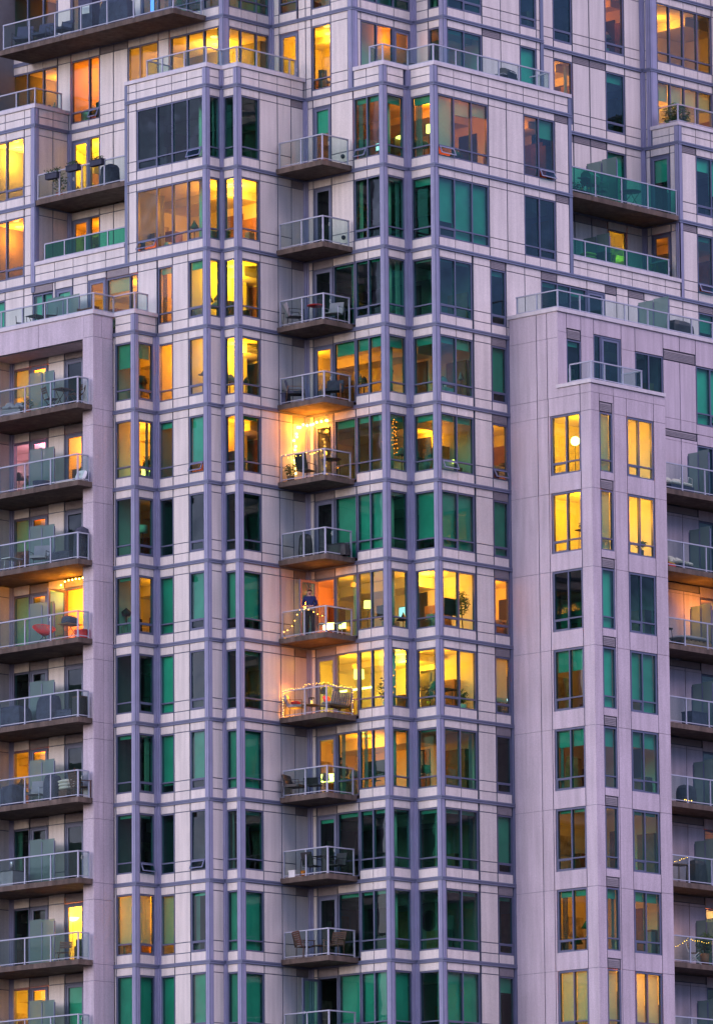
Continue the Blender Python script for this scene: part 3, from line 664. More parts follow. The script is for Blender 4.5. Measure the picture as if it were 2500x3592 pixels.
for k in (-3, -2, -1):
    zt, zb = Z[k], Z[k + 1]
    lo = {-1: 46, -2: 7}.get(k, 0)
    room(B3, [(1.9, 12.4), (1.9, 9.6), (5.6, 9.6), (5.6, 14.5), (1.9, 14.5)], 2, zb, zt, lo * .7, ORG_, (3.8, 11.4), seed=15)
    room(B3, [(1.9, 9.5), (1.9, 6.2), (5.6, 6.2), (5.6, 9.5)], 2, zb, zt, lo * 1.1, ORG_, (3.7, 8.3), seed=16)
    room(B3, [(1.9, 6.1), (1.9, 1.), (2., 1.), (4.4, 1.), (6.6, 1.), (6.6, 6.1)], 4, zb, zt, lo * 2.2, AMB, (4.2, 3.6), seed=17)
    room(B3, [(4.46, .85), (4.46, -2.3), (7., -2.3), (7., .85)], 2, zb, zt, lo * .9, AMB, (6., -.5), seed=18)
    room(B3, [(4.6, -3.14), (7.8, -3.14), (7.8, -4.62), (10.2, -4.62), (10.2, -2.4), (4.6, -2.4)], 4, zb, zt, 8 if k == -1 else 0, ORG_, (7., -2.75), fur=False, seed=19)
    room(B3, [(11.7, -4.6), (13., -4.6), (13., -2.4), (11.7, -2.4)], 2, zb, zt, 0, seed=20)
for k in (-2, -1):
    course(B3, [(1.8, 12.5), (1.8, .9), (4.36, .9), (4.36, -3.24), (7.7, -3.24), (7.7, -4.72), (13.25, -4.72)], Z[k])
    course(B3, [(13.26, -4.27), (19.45, -4.27), (19.45, -4.68), (26, -4.68)], Z[k])
course(B3, [(1.8, 9.05), (1.8, 4.3)], Z[0]); course(B3, [(4.36, .8), (4.36, -.8)], Z[0] + .001)
course(B3, [(13.27, -4.27), (19.4, -4.27)], Z[0]); course(B3, [(13.27, -4.27), (19.4, -4.27)], Z[1])
# long balcony at the top
b = balcony(B3, .06, 1.78, 1.75, 11.15, Z[-1] - .06)
railing(b, [(1.6, 1.83), (.14, 1.83), (.14, 10.9)], Z[-1] + .13, [(1.6, 1.83)] + [(.14, y) for y in (1.83, 3.9, 5.3, 6.7, 8.1, 9.5, 10.9)])
# ---- wing B4 ------------------------------------------------------------------------------------
wm, wmr = W(B4, 'x', 0), W(B4, 'y', 9.05)
for k in (0, 1):
    zt, zb = Z[k], Z[k + 1]
    post(B4, 0, 9.05, zb + .07, zt - .07, .19, .2)
    pcol(wm, 9.62, 9.27, zb, zt)
    wcol(wm, 12.4, 9.65, zb, zt, mulls=(10.62, 11.6), sash=(2,))
    for a, d in ((.2, .93), (.95, 1.72)): panel(wmr, a, d, [zb + .06, zt - .36, zt - .06])
    room(B4, [(.1, 12.5), (.1, 9.4), (1.7, 9.25), (1.7, 9.4), (5, 11.2), (5, 14), (.1, 14)], 2, zb, zt, 105 if k == 0 else 60, YEL if k == 0 else AMB, (1.6, 11.6), seed=21, fur=False)
course(B4, [(0, 12.5), (0, 9.05), (1.78, 9.05)], Z[0]); course(B4, [(0, 12.5), (0, 9.05), (1.78, 9.05)], Z[1])
parapet(B4, [(0, 12.5), (0, 9.05), (1.78, 9.05)], Z[0], [('x', 0, (12.5, 11.6, 10.67, 9.62, 9.27)), ('y', 9.05, (.2, .94, 1.74))])
post(B4, 0, 9.05, Z[0] + .07, Z[0] + .67)
acc(B4, 'corner_post').box(-.02, .14, 9.06, 9.24, Z[2] - .3, Z[2] + .06)
dk = MB(); dk.box(.1, 1.8, 9.2, 12.5, Z[0] + .1, Z[0] + .3); t0 = dk.build('terrace_deck', M['deck'], B4)
railing(t0, [(.14, 12.4), (.14, 9.19), (1.5, 9.19)], Z[0] + .82, [(.14, 9.19), (.14, 10.2), (.14, 11.4), (1.5, 9.19)], h=.66)
b = balcony(B4, -.0, 1.78, 4.26, 9.02, Z[1] - .03)
railing(b, [(.08, 8.95), (.08, 4.3)], Z[1] + .16, [(.08, y) for y in (8.95, 7.8, 6.6, 5.4)], gm='rglass')
for a, d in zip((9.22, 8.0, 7.0, 6.25, 5.26, 4.25), (8.0, 7.0, 6.25, 5.26, 4.25)): panel(wm, a, d, [Z[2] + .06, Z[2] + .36, Z[2] + .70])
strip(acc(B4, 'parapet_cap'), [(0, 9.03), (0, 4.26)], Z[2] + .70, Z[2] + .84, -.3, .05)
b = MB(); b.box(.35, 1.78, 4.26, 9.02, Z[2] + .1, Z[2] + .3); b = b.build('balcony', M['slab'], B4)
railing(b, [(.15, 8.66), (.15, 4.3)], Z[2] + .84, [(.15, y) for y in (8.66, 7.6, 6.5, 5.3)], h=.66, gm='gglass')
# floor k=2 of the same wall, behind the left roof terrace
zt, zb = Z[2], Z[3]
wcol(wm, 12., 10.68, zb, zt, sill=.2, trz=None, blinds=(-1,)); pcol(wm, 10.66, 9.66, zb, zt); panel(wm, 9.64, 9.18, [zb + .06, zt - .36, zt - .06])
louver(wm, 9.16, 8.1, zt - .36, zt - .06); window(wm, 9.16, 8.1, zb + .2, zt - .4, (8.65,), None, (-.95, -.95)); panel(wm, 8.08, 7.98, [zb + .06, zt - .06])
panel(wm, 7.96, 7.04, [zt - .36, zt - .06]); door(wm, 7.96, 7.04, zb + .2, zt - .38, blind=-.9); pcol(wm, 7.0, 6.24, zb, zt)
panel(wm, 6.22, 5.26, [zt - .3, zt - .06]); door(wm, 6.22, 5.28, zb + .2, zt - .31, hinge='lo')
louver(wm, 5.24, 4.06, zt - .36, zt - .06); panel(wm, 4.04, 3.6, [zt - .36, zt - .06]); window(wm, 5.24, 3.6, zb + .2, zt - .38, (4.0,), None, (.22, 0), bm='cream'); pcol(wm, 3.58, 2.6, zb, zt)
room(B4, [(.1, 6.4), (.1, 3.4), (3.6, 3.4), (3.6, 7.6), (.1, 7.6)], 2, zb, zt, 48, ORG_, (1.9, 5.2), seed=23); room(B4, [(.1, 12.4), (.1, 7.7), (3.6, 7.7), (3.6, 12.4)], 2, zb, zt, 0, seed=24)
# ---- concrete frame B5 --------------------------------------------------------------------------
pl, pr, bw, br = W(B5, 'x', -2.18), W(B5, 'y', 3.70), W(B5, 'x', -.8), W(B5, 'y', 9.45)
js = []
for k in range(4, 13): js += [Z[k] + .06, Z[k] - .55]
js = sorted(js + [Z[13], Z[3] - .16])
panel(pl, 3.70, 4.25, js, .014, 'concrete'); panel(pr, -2.18, -1.68, js, .014, 'concrete'); panel(pr, -1.68, -1.17, js, .014, 'concrete')
panel(pl, 3.70, 4.18, [Z[3] - .16, Z[3] + .68], .014, 'concrete')
for a, d in ((4.18, 6.58), (6.58, 8.9), (8.9, 12)): panel(pl, a, d, [Z[3] - .2, Z[3] + .68], .014, 'concrete')
panel(pr, -2.18, -1.75, [Z[3] - .16, Z[3] + .68], .014, 'concrete'); panel(pr, -1.75, -1.17, [Z[3] - .16, Z[3] + .68], .014, 'concrete')
strip(acc(B5, 'parapet_cap'), [(-2.18, 12), (-2.18, 3.70), (-1.2, 3.70)], Z[3] + .68, Z[3] + .82, -.3, .05)
bk = acc(B5, 'concrete'); bk.box(-2.02, -.8, 4.10, 4.245, Z[13], Z[3] - .21); bk.box(-2.02, -.82, 4.0, 12, Z[3] - .215, Z[3] - .1)
dk = MB(); dk.box(-2., -.1, 3.9, 12, Z[3] + .1, Z[3] + .3); dk.box(-.95, -.1, 2.95, 3.89, Z[3] + .1, Z[3] + .305); t0 = dk.build('terrace_deck', M['deck'], B5)
railing(t0, [(-2.02, 12), (-2.02, 3.84), (-1.0, 3.84), (-1.0, 2.73), (-.35, 2.73)], Z[3] + .82, [(-2.02, y) for y in (8.73, 7.6, 6.4, 5.2, 3.84)] + [(-1., 3.84), (-1., 2.73), (-.35, 2.73)], h=.68)
screen(t0, (-.6, 7.75), (-.6, 6.05), Z[3] + .3, 1.75)
BW = {3: .45, 5: .5, 6: .97, 9: 0, 10: 0}
LW = {3: 120, 4: 55, 5: 12, 6: 16, 8: 50, 11: 75}
LD = {4: 45, 6: 70, 10: 120}
for k in range(3, 13):
    zt, zb = Z[k] if k > 3 else Z[3] - .1, Z[k + 1]
    panel(bw, 9.43, 8.52, [zt - .36, zt - .0]); window(bw, 9.43, 8.52, zb + .2, zt - .38, (), None, (BW.get(k, 0),), bm='cream')
    louver(bw, 8.50, 7.52, zt - .36, zt - .02); door(bw, 8.48, 7.54, zb + .2, zt - .38, head=.06, hinge='lo')
    panel(bw, 7.50, 6.66, [zb + .06, zb + .8, zt - .36, zt - .0])
    louver(bw, 6.64, 5.46, zt - .36, zt - .02); door(bw, 6.64, 5.62, zb + .2, zt - .38, openo=k == 6, blind=-1 if k == 11 else 0); panel(bw, 5.6, 4.26, [zb + .06, zt - .0])
    panel(br, -2.18, -1.45, [zb + .06, zt - .4, zt - .0]); panel(br, -1.45, -.84, [zb + .06, zt - .4, zt - .0]); conc(B5, -.8, 9.45, zb + .2, zt - .02)
    pk = (1, .16, .22)
    room(B5, [(-.7, 9.6), (-.7, 7.2), (2.6, 7.2), (2.6, 11.5), (-.7, 11.5)], 2, zb, zt, LW.get(k, 0), pk if k == 4 else (YEL if k in (3, 11) else AMB), (1., 9.), seed=31)
    room(B5, [(-.7, 7.1), (-.7, 5.45), (2.6, 5.45), (2.6, 7.1)], 2, zb, zt, LD.get(k, 0), YEL if k == 10 else AMB, (.9, 6.4), seed=32)
LBAL = {}
for k in range(4, 13):
    b = balcony(B5, -2.9, -.82, 3.76, 12., Z[k]); LBAL[k] = b
    railing(b, [(-2.3, 3.84), (-2.83, 3.84), (-2.83, 12)], Z[k] + .19, [(-2.3, 3.84), (-2.83, 3.84), (-2.83, 5.25), (-2.83, 6.6), (-2.83, 7.95)])
    screen(b, (-2.2, 7.1), (-.95, 7.1), Z[k] + .19, 1.82) if False else None
    s_ = screen(b, (-1.5, 7.75), (-1.5, 6.45), Z[k] + .19, 1.8)
# ---- concrete block B6 --------------------------------------------------------------------------
cl_, cr_, ur_ = W(B6, 'x', 9.62), W(B6, 'y', -10.03), W(B6, 'y', -8.46)
bL = {7: (.35, .35), 8: (.28, .28), 9: (.05, .05), 10: (.1, .1), 11: (.84, .84)}
bN = {4: 1, 5: 1, 6: -1, 7: -1, 8: .3, 10: .15, 11: 1}
bR = {7: (.8, 1), 8: (.25, .25), 9: (.05, .05), 10: (.15, .15), 11: (1, 1)}
L6 = {4: 45, 5: 70, 7: 6, 8: 4, 9: 7, 10: 18, 11: 26}
for k in range(4, 13):
    zt, zb = Z[k], Z[k + 1]
    hi, lo, up = zt - .31, zb + .33, zt + .35
    top = zt + .68 if k == 4 else None
    zs = [lo, hi, up] + ([top] if top else [])
    for a, d in ((-6.08, -7.41), (-7.43, -7.94)): panel(cl_, a, d, [lo, hi, up] if k > 4 else [lo, hi, up], .014, 'concrete')
    panel(cl_, -7.96, -9.5, [hi, up], .014, 'concrete'); panel(cl_, -7.96, -8.04, [lo, hi], .014, 'concrete')
    panel(cl_, -9.52, -10.03, [lo, hi, up], .014, 'concrete'); panel(cr_, 9.62, 10.07, [lo, hi, up], .014, 'concrete')
    if k == 4:
        panel(cl_, -8.4, -9.5, [up, top], .014, 'concrete'); panel(cl_, -9.52, -10.03, [up, top], .014, 'concrete'); panel(cr_, 9.62, 10.07, [up, top], .014, 'concrete')
        for a, d in ((10.07, 10.86), (10.86, 11.57), (11.57, 13.09), (13.09, 13.75)): panel(cr_, a, d, [up, top], .014, 'concrete')
    window(cl_, -8.06, -9.5, lo + .01, hi - .01, (-8.8,), zb + .78, bL.get(k, ()), sash=(0,), fw=.07, bm='cream' if k == 11 else None)
    panel(cr_, 10.09, 10.86, [zt + .06, up], .014, 'concrete'); louver(cr_, 10.11, 10.78, zt - .31, zt + .05); panel(cr_, 10.80, 10.86, [lo, zt + .06], .014, 'concrete')
    window(cr_, 10.09, 10.79, lo + .01, hi - .02, (), zb + .78, (bN.get(k, 0),), fw=.06, bm='cream' if k in (4, 5, 11) else None)
    panel(cr_, 10.88, 11.56, [lo, hi, up], .014, 'concrete')
    panel(cr_, 11.58, 13.08, [hi, up], .014, 'concrete'); window(cr_, 11.6, 13.06, lo + .01, hi - .01, (12.26,), zb + .78, bR.get(k, ()), sash=(0,), fw=.07, bm='cream' if k == 11 else None)
    panel(cr_, 13.1, 13.75, [lo, hi, up], .014, 'concrete')
    room(B6, [(9.76, -7.), (9.76, -9.9), (13.54, -9.9), (13.54, -6.6), (9.76, -6.6)], 3, zb - .05, zt + .1, L6.get(k, 0), YEL if k in (4, 5) else AMB, (11.4, -8.3), seed=40 + k, bulk=False, fur=k not in (4, 5))
    if k in (4, 5, 11): lamp((11.9, -9.0, zt - .9), {4: 26, 5: 38, 11: 75}[k] * LP, YEL)  # second point added so blinds and right-hand windows glow
up = Z[4] + .35
for a, d in ((-6.08, -7.41), (-7.43, -7.92), (-7.94, -8.46)): panel(cl_, a, d, [up, Z[3] - .3, Z[3] + .68], .014, 'concrete')
strip(acc(B6, 'parapet_cap'), [(9.62, -8.4), (9.62, -10.03), (13.75, -10.03)], Z[4] + .69, Z[4] + .82, -.4, .05)
strip(acc(B6, 'parapet_cap'), [(9.62, -6.0), (9.62, -8.46), (26, -8.46)], Z[3] + .68, Z[3] + .82, -.4, .05)
acc(B6, 'concrete').box(13.60, 13.75, -9.86, -8.4, Z[13], Z[4] + .68)
zb, zt, h3 = Z[4], Z[3], Z[3] + .68
for a, d in ((9.62, 10.11), (10.92, 11.6)): panel(ur_, a, d, [up, zt - .06, h3], .014, 'concrete')
panel(ur_, 10.13, 10.90, [zt + .12, h3], .014, 'concrete'); louver(ur_, 10.15, 10.88, zt - .28, zt + .1); window(ur_, 10.13, 10.90, zb + .5, zt - .3, (), None, (-.08,))
panel(ur_, 11.62, 13.14, [zt + .1, h3], .014, 'concrete'); window(ur_, 11.63, 12.02, zb + .5, zt + .08, (), None, ()); door(ur_, 12.04, 13.12, zb + .4, zt + .08)
panel(ur_, 13.16, 13.92, [up, zt - .25, h3], .014, 'concrete'); panel(ur_, 13.94, 15.5, [zt - .22, h3], .014, 'concrete'); window(ur_, 13.95, 15.49, zb + .6, zt - .24, (14.7,), None, ())
panel(ur_, 15.52, 16.44, [zt + .1, h3], .014, 'concrete'); panel(ur_, 16.46, 17.36, [zt + .1, h3], .014, 'concrete'); louver(ur_, 15.56, 17.34, zt - .3, zt + .08)
for a, d in ((15.52, 16.44), (16.46, 17.36)): panel(ur_, a, d, [zb - .02, zb + .4, zt - .32], .014, 'concrete')
panel(ur_, 17.38, 19.2, [zt - .3, h3], .014, 'concrete'); window(ur_, 17.4, 19.18, zb + .36, zt - .32, (18.2,), zb + .8, (-1, -.9), sash=(1,)); panel(ur_, 17.38, 19.2, [zb - .02, zb + .35], .014, 'concrete'); panel(ur_, 19.22, 26, [zb - .02, h3], .014, 'concrete')
room(B6, [(9.9, -8.3), (13.3, -8.3), (15.4, -8.3), (15.4, -6.4), (9.9, -6.4)], 3, zb + .1, zt + .35, 0, seed=60); room(B6, [(15.6, -8.3), (19.6, -8.3), (19.6, -6.4), (15.6, -6.4)], 2, zb + .1, zt + .35, 0, seed=61)
dk = MB(); dk.box(9.8, 13.7, -9.9, -8.5, Z[4] + .1, Z[4] + .4); t0 = dk.build('terrace_deck', M['deck'], B6)
railing(t0, [(9.78, -8.9), (9.78, -9.93), (12.55, -9.93), (12.55, -9.0)], Z[4] + .82, [(9.78, -8.9), (9.78, -9.93), (10.5, -9.93), (11.5, -9.93), (12.55, -9.93), (12.55, -9.)], h=.70)
dk = MB(); dk.box(9.8, 26, -8.3, -6.2, Z[3] + .1, Z[3] + .45); t0 = dk.build('terrace_deck', M['deck'], B6)
railing(t0, [(9.78, -6.3), (9.78, -8.34), (26, -8.34)], Z[3] + .82, [(9.78, -6.35), (9.78, -7.32), (9.78, -8.34)] + [(x, -8.34) for x in (11., 12.3, 13.5, 14.8, 15.95, 17.3, 18.5, 19.8)], h=.68)
screen(t0, (13.95, -8.24), (16.1, -8.24), Z[3] + .45, 1.75) if False else screen(t0, (16.3, -8.1), (16.3, -6.6), Z[3] + .45, 1.8)
RBAL = {}
for k in range(4, 13):
    zt, zb = Z[k], Z[k + 1]
    louver(ur_, 15.56, 17.36, zt - .3, zt - .03); panel(ur_, 13.76, 15.54, [zb + .06, zt - .03], .014, 'concrete')
    for a, d in ((15.56, 16.45), (16.47, 17.38)): panel(ur_, a, d, [zb + .06, zt - .42, zt - .31], .014, 'concrete')
    panel(ur_, 17.4, 19.3, [zt - .42, zt - .03], .014, 'concrete'); window(ur_, 17.4, 19.3, zb + .2, zt - .44, (18.3,), None, ()); panel(ur_, 19.32, 26, [zb + .06, zt - .03], .014, 'concrete')
    room(B6, [(17.3, -8.3), (19.4, -8.3), (21, -8.3), (21, -5.6), (17.3, -5.6)], 3, zb, zt, {10: 25, 6: 9, 9: 3}.get(k, 0), (1, .2, .05) if k == 10 else ORG_, (19, -7.), seed=62)
    if k >= 5:
        b = balcony(B6, 13.77, 24, -9.95, -8.48, Z[k]); RBAL[k] = b
        railing(b, [(13.8, -9.87), (24, -9.87)], Z[k] + .19, [(14.82, -9.87), (16.1, -9.87), (17.4, -9.87), (18.7, -9.87)])
        screen(b, (16.5, -9.75), (16.5, -8.75), Z[k] + .19, 1.8)
# ---- wing B7 ------------------------------------------------------------------------------------
r4, rl_, r6 = W(B7, 'y', -4.68), W(B7, 'x', 19.41), W(B7, 'y', -6.06)
for k in (-3, -2, -1):
    zt, zb = Z[k], Z[k + 1]
    post(B7, 19.45, -4.68, zb + .07, zt - .07, .38, .2)
    wcol(r4, 19.87, 23.1, zb, zt, mulls=(20.62, 21.44, 22.25), blinds=() if k < -1 else (.3, .33, .28, .3), sash=(1,), lou=False, bm='cream'); pcol(r4, 23.13, 26, zb, zt)
    room(B7, [(19.7, -4.55), (24., -4.55), (25, -4.5), (25, -1.6), (19.7, -1.6)], 2, zb, zt, {-2: 24, -1: 60}.get(k, 0), AMB, (22.2, -2.8), seed=70, fur=k != -2)
for k in (0, 1):
    zt, zb = Z[k], Z[k + 1]
    panel(rl_, -4.42, -4.62, [zb + .06, zt - .36, zt - .06]); panel(rl_, -4.64, -5.6, [zt - .36, zt - .06]); door(rl_, -4.64, -5.6, zb + .2, zt - .38, blind=-.4 if k == 0 else 0)
    panel(rl_, -5.62, -5.86, [zb + .06, zt - .36, zt - .06]); post(B7, 19.41, -6.06, zb + .07, zt - .07)
    pcol(r6, 19.6, 20.41, zb, zt, lou=True); wcol(r6, 20.44, 22.3, zb, zt, mulls=(21.32,), blinds=(-.22, -.6) if k == 0 else (.08, .05), sash=(0,), openp=None if k == 0 else 0); pcol(r6, 22.33, 26, zb, zt)
    room(B7, [(19.55, -4.5), (19.55, -5.7), (20., -5.9), (23, -5.9), (23, -2.6), (19.55, -2.6)], 4, zb, zt, 4 if k else 0, ORG_, (20.6, -3.6), seed=71)
for k in (0, 1): course(B7, [(19.41, -4.3), (19.41, -6.06), (26, -6.06)], Z[k])
parapet(B7, [(19.41, -4.7), (19.41, -6.06), (26, -6.06)], Z[0], [('x', 19.41, (-4.75, -5.6, -5.86)), ('y', -6.06, (19.6, 20.42, 21.3, 22.3, 23.5, 26))])
post(B7, 19.41, -6.06, Z[0] + .07, Z[0] + .67)
acc(B7, 'corner_post').box(19.39, 19.56, -6.08, -5.88, Z[2] + .07, Z[1] - .07)
dk = MB(); dk.box(19.55, 26, -5.9, -4.8, Z[0] + .1, Z[0] + .3); t0 = dk.build('terrace_deck', M['deck'], B7)
railing(t0, [(19.5, -5.0), (19.5, -5.98), (26, -5.98)], Z[0] + .82, [(19.5, -5.), (19.5, -5.98), (20.5, -5.98), (21.7, -5.98), (22.9, -5.98)], h=.70)
# ---- floor plates, an added cap against sky light and the lower storeys down to the ground ---------------------------------
mb = MB(); mb.box(2.1, 26, -4.1, 14, Z[-3] - .2, Z[-3] + .3); mb.build('sky_light_cap', M['deck'], B3)  # added out of view to keep sky light off the cut-off tower top
lowz = Z[12] - .1
for b, bx in ((B1, (0.02, 4.4, -.8, 4)), (B2, (4.38, 12, -6.04, 2)), (B6, (9.7, 24, -8.5, -6.05)), (B5, (-.78, 3, 4.3, 12)), (B3, (5, 26, 2.1, 14)), (B4, (.3, 5, 12.1, 16)), (B7, (24.1, 27, -6, -4.4))):
    mb = MB(); mb.box(bx[0], bx[1], bx[2], bx[3], GZ, Z[13] if b in (B1, B2, B5, B6) else Z[-3]); mb.build('wall_core', M['rdark'] if b in (B3, B4, B7) else M['conc'], b)
MATS = {'cladding': 'panel', 'backing': 'joint', 'louver': 'louver', 'corner_post': 'frame', 'post_cover': 'post', 'string_course': 'frame', 'concrete': 'conc', 'parapet_cap': 'cap', 'vent_cap': 'dkfab', 'corner_mullion': 'post'}
for (bn, key, *rest), mb in ACC.items():
    mb.build({'concrete': 'concrete_wall', 'backing': 'wall_backing'}.get(key, key), M[MATS[key]], bpy.data.objects[bn])
g = MB(); s_ = 1500; g.face([(-s_, -s_, GZ), (s_, -s_, GZ), (s_, s_, GZ), (-s_, s_, GZ)]); g = g.build('ground', M['ground']); g['kind'] = 'structure'
# ================================================================== THINGS ON THE BALCONIES AND IN THE ROOMS
def item(name, label, cat, loc, rz, parts, group=None):
    t = thing(name, label, cat, loc, math.radians(rz), group)
    for pn, mb, m in parts:
        if mb is not None and mb.v: mb.build(pn, m if not isinstance(m, str) else M[m], t, local=True)
    return t
def legs4(w, d, h, r=.014, splay=.03):
    out = []
    for sx in (-1, 1):
        for sy in (-1, 1):
            mb = MB(); mb.tube([(sx * (w / 2 + splay), sy * (d / 2 + splay), 0), (sx * w / 2, sy * d / 2, h)], r); out.append(('leg', mb, None))
    return out
def tilt(y, z, a): return Matrix.Translation((0, y, z)) @ Matrix.Rotation(math.radians(a), 4, 'X')
def slat_chair(label, loc, rz, m='teak', hi=.95, rec=-14, group=None):
    se, ba, ar = MB(), MB(), MB()
    for i in range(6): se.box(-.26, .26, -.26 + i * .085, -.195 + i * .085, .40, .42)
    T = tilt(.24, .40, rec)
    for i in range(7): ba.box(-.26, .26, -.01, .012, .06 + i * .078, .12 + i * .078, 0, T)
    for s in (-1, 1): ba.box(s * .26 - .02, s * .26 + .02, -.015, .02, 0, hi - .38, 0, T)
    P = []
    for s in (-1, 1):
        a = MB(); a.box(s * .29 - .03, s * .29 + .03, -.28, .27, .61, .635); P.append(('armrest', a, m))
        for y in (-.25, .2): g = MB(); g.tube([(s * .29, y, 0), (s * .29, y * .95, .61)], .02); P.append(('leg', g, m))
    return item('slatted_chair', label, 'chair', loc, rz, [('seat', se, m), ('backrest', ba, m)] + P, group)
def arm_chair(label, loc, rz, fab='dkfab', frame='black', w=.56, hb=.85, group=None, cush=True):
    se, ba, P = MB(), MB(), []
    se.box(-w / 2, w / 2, -.27, .27, .36, .36 + (.09 if cush else .03))
    T = tilt(.24, .38, -16); ba.box(-w / 2, w / 2, -.02, .06 if cush else .015, .02, hb - .36, 0, T)
    for s in (-1, 1):
        a = MB(); a.tube([(s * (w / 2 + .03), -.28, .02), (s * (w / 2 + .03), -.27, .60), (s * (w / 2 + .03), .30, .62), (s * (w / 2 + .03), .36, .02)], .016); P.append(('side_frame', a, frame))
    return item('armchair', label, 'chair', loc, rz, [('seat', se, fab), ('backrest', ba, fab)] + P, group)
def fold_chair(label, loc, rz, m='teak', fab=None, group=None, hb=.88):
    se, ba, P = MB(), MB(), []
    for i in range(5): se.box(-.2, .2, -.2 + i * .082, -.14 + i * .082, .44, .458)
    T = tilt(.2, .44, -10)
    for i in range(3): ba.box(-.2, .2, -.008, .012, .2 + i * .085, .26 + i * .085, 0, T)
    for s in (-1, 1):
        a = MB(); a.tube([(s * .215, -.26, 0), (s * .215, .2, .5), (s * .215, .3, hb)], .014); P.append(('leg', a, m))
        b_ = MB(); b_.tube([(s * .19, .3, 0), (s * .19, -.2, .46)], .014); P.append(('leg', b_, m))
    return item('folding_chair', label, 'chair', loc, rz, [('seat', se, fab or m), ('backrest', ba, fab or m)] + P, group)
def table(label, loc, rz=0, r=.33, h=.72, m='black', sq=False, cross=False, leg=None, group=None):
    tp = MB()
    if sq: tp.box(-r, r, -r * .75, r * .75, h - .03, h)
    else: tp.lathe([(1e-3, h - .025), (r, h - .025), (r, h), (1e-3, h)], 0, 0, 22)
    P = []
    if cross:
        for s in (-1, 1):
            for q in (-1, 1): a = MB(); a.tube([(s * r * .75, q * r * .55, 0), (-s * r * .7, q * r * .5, h - .03)], .013); P.append(('leg', a, leg or m))
    else: P = [(a, b_, leg or m) for a, b_, c in legs4(r * 1.1, r * 1.1, h - .03, .014)]
    return item('patio_table', label, 'table', loc, rz, [('table_top', tp, m)] + P, group)
def covered(label, loc, rz, w, d, h, m='blfab', name='covered_grill', cat='covered grill', rnd=.25, seed=1, wheels=True):
    mb = MB(); q = random.Random(seed); n = 18; prof = [(1., 0), (1.02, .3), (.97, .62), (.93, .8), (.78, .93), (.4, .99), (0.02, 1.)]
    i0 = 0; rings = []
    for f_, z_ in prof:
        ring = []
        for k in range(n):
            a = 2 * math.pi * k / n; e = 1 / max(abs(math.cos(a)), abs(math.sin(a))); e = e * (1 - rnd) + rnd
            j = 1 + q.uniform(-.03, .03); x, y = w / 2 * f_ * e * math.cos(a) * j, d / 2 * f_ * e * math.sin(a) * j
            ring.append((x, y, .04 + (h - .04) * z_ * (1 + (.02 * math.cos(a * 2) if z_ > .5 else 0))))
        rings.append(ring)
    for A, B_ in zip(rings, rings[1:]):
        for k in range(n): mb.face([A[k], A[(k + 1) % n], B_[(k + 1) % n], B_[k]])
    P = [('cover', mb, m)]
    if wheels:
        for s in (-1, 1): c = MB(); c.tube([(s * w * .38, -.03, .05), (s * w * .38 + .02, -.03, .05)], .05, 10); P.append(('foot', c, 'black'))
    return item(name, label, cat, loc, rz, P)
def grill(label, loc, rz, m='black'):
    bd, hd, sh, lg = MB(), MB(), MB(), MB()
    bd.box(-.34, .34, -.22, .22, .62, .84)
    pr = [(-.22, .84), (-.22, .95), (-.12, 1.08), (.08, 1.12), (.22, 1.02), (.22, .84)]
    for a, c in zip(pr, pr[1:]): hd.face([(-.34, *a), (.34, *a), (.34, *c), (-.34, *c)])
    for x in (-.34, .34): hd.face([(x, *p_) for p_ in pr])
    for s in (-1, 1): sh.box(s * .36, s * .62, -.2, .2, .8, .83)
    P = [('body', bd, m), ('hood', hd, m), ('side_shelf', sh, 'grfab')]
    for s in (-1, 1):
        for y in (-.18, .18): g = MB(); g.box(s * .3 - .02, s * .3 + .02, y - .02, y + .02, 0, .62); P.append(('leg', g, m))
    hn = MB(); hn.tube([(-.22, -.26, .95), (.22, -.26, .95)], .014); P.append(('handle', hn, 'white'))
    return item('gas_grill', label, 'grill', loc, rz, P)
def pot(label, loc, r=.16, h=.28, pm='terra', fr=.3, fh=.5, n=160, size=.07, seed=1, name='potted_plant', stem=0.):
    p_, st, lf = MB(), MB(), MB()
    p_.lathe([(1e-3, 0), (r * .75, 0), (r, h), (r * .85, h), (r * .8, h - .04), (1e-3, h - .04)], 0, 0, 14)
    q = random.Random(seed)
    for k in range(5 if not stem else 2): a = q.uniform(0, 6.28); st.tube([(0, 0, h - .04), (math.cos(a) * fr * .3, math.sin(a) * fr * .3, h + stem + fh * .7)], .012 if not stem else .022)
    lf.leaves((0, 0, h + stem + fh * .55), fr, n, size, 0, fh / fr / 2 + .2, seed)
    return item(name, label, 'plant', loc, 0, [('pot', p_, pm), ('stem', st, 'wood'), ('foliage', lf, 'leaf')])
def trough(label, loc, rz, w=.55, fl=None, seed=1, pm='dkfab', n=110, fh=.16):
    t_, lf = MB(), MB()
    for a, c in (((-w / 2, -.1), (w / 2, .1)),): t_.box(a[0], c[0], a[1], c[1], 0, .2); t_.box(a[0] - .02, c[0] + .02, a[1] - .02, c[1] + .02, .2, .225)
    q = random.Random(seed)
    for k in range(6): lf.leaves((q.uniform(-w * .42, w * .42), 0, .26 + q.uniform(0, fh * .5)), fh, n // 6, .045, 0, .8, seed + k)
    P = [('trough', t_, pm), ('foliage', lf, 'leaf')]
    if fl:
        b_ = MB()
        for k in range(16): b_.ball((q.uniform(-w * .45, w * .45), q.uniform(-.1, .1), .28 + q.uniform(0, fh)), .035, 5)
        P.append(('blossom', b_, fl))
    return item('planter_box', label, 'planter', loc, rz, P)
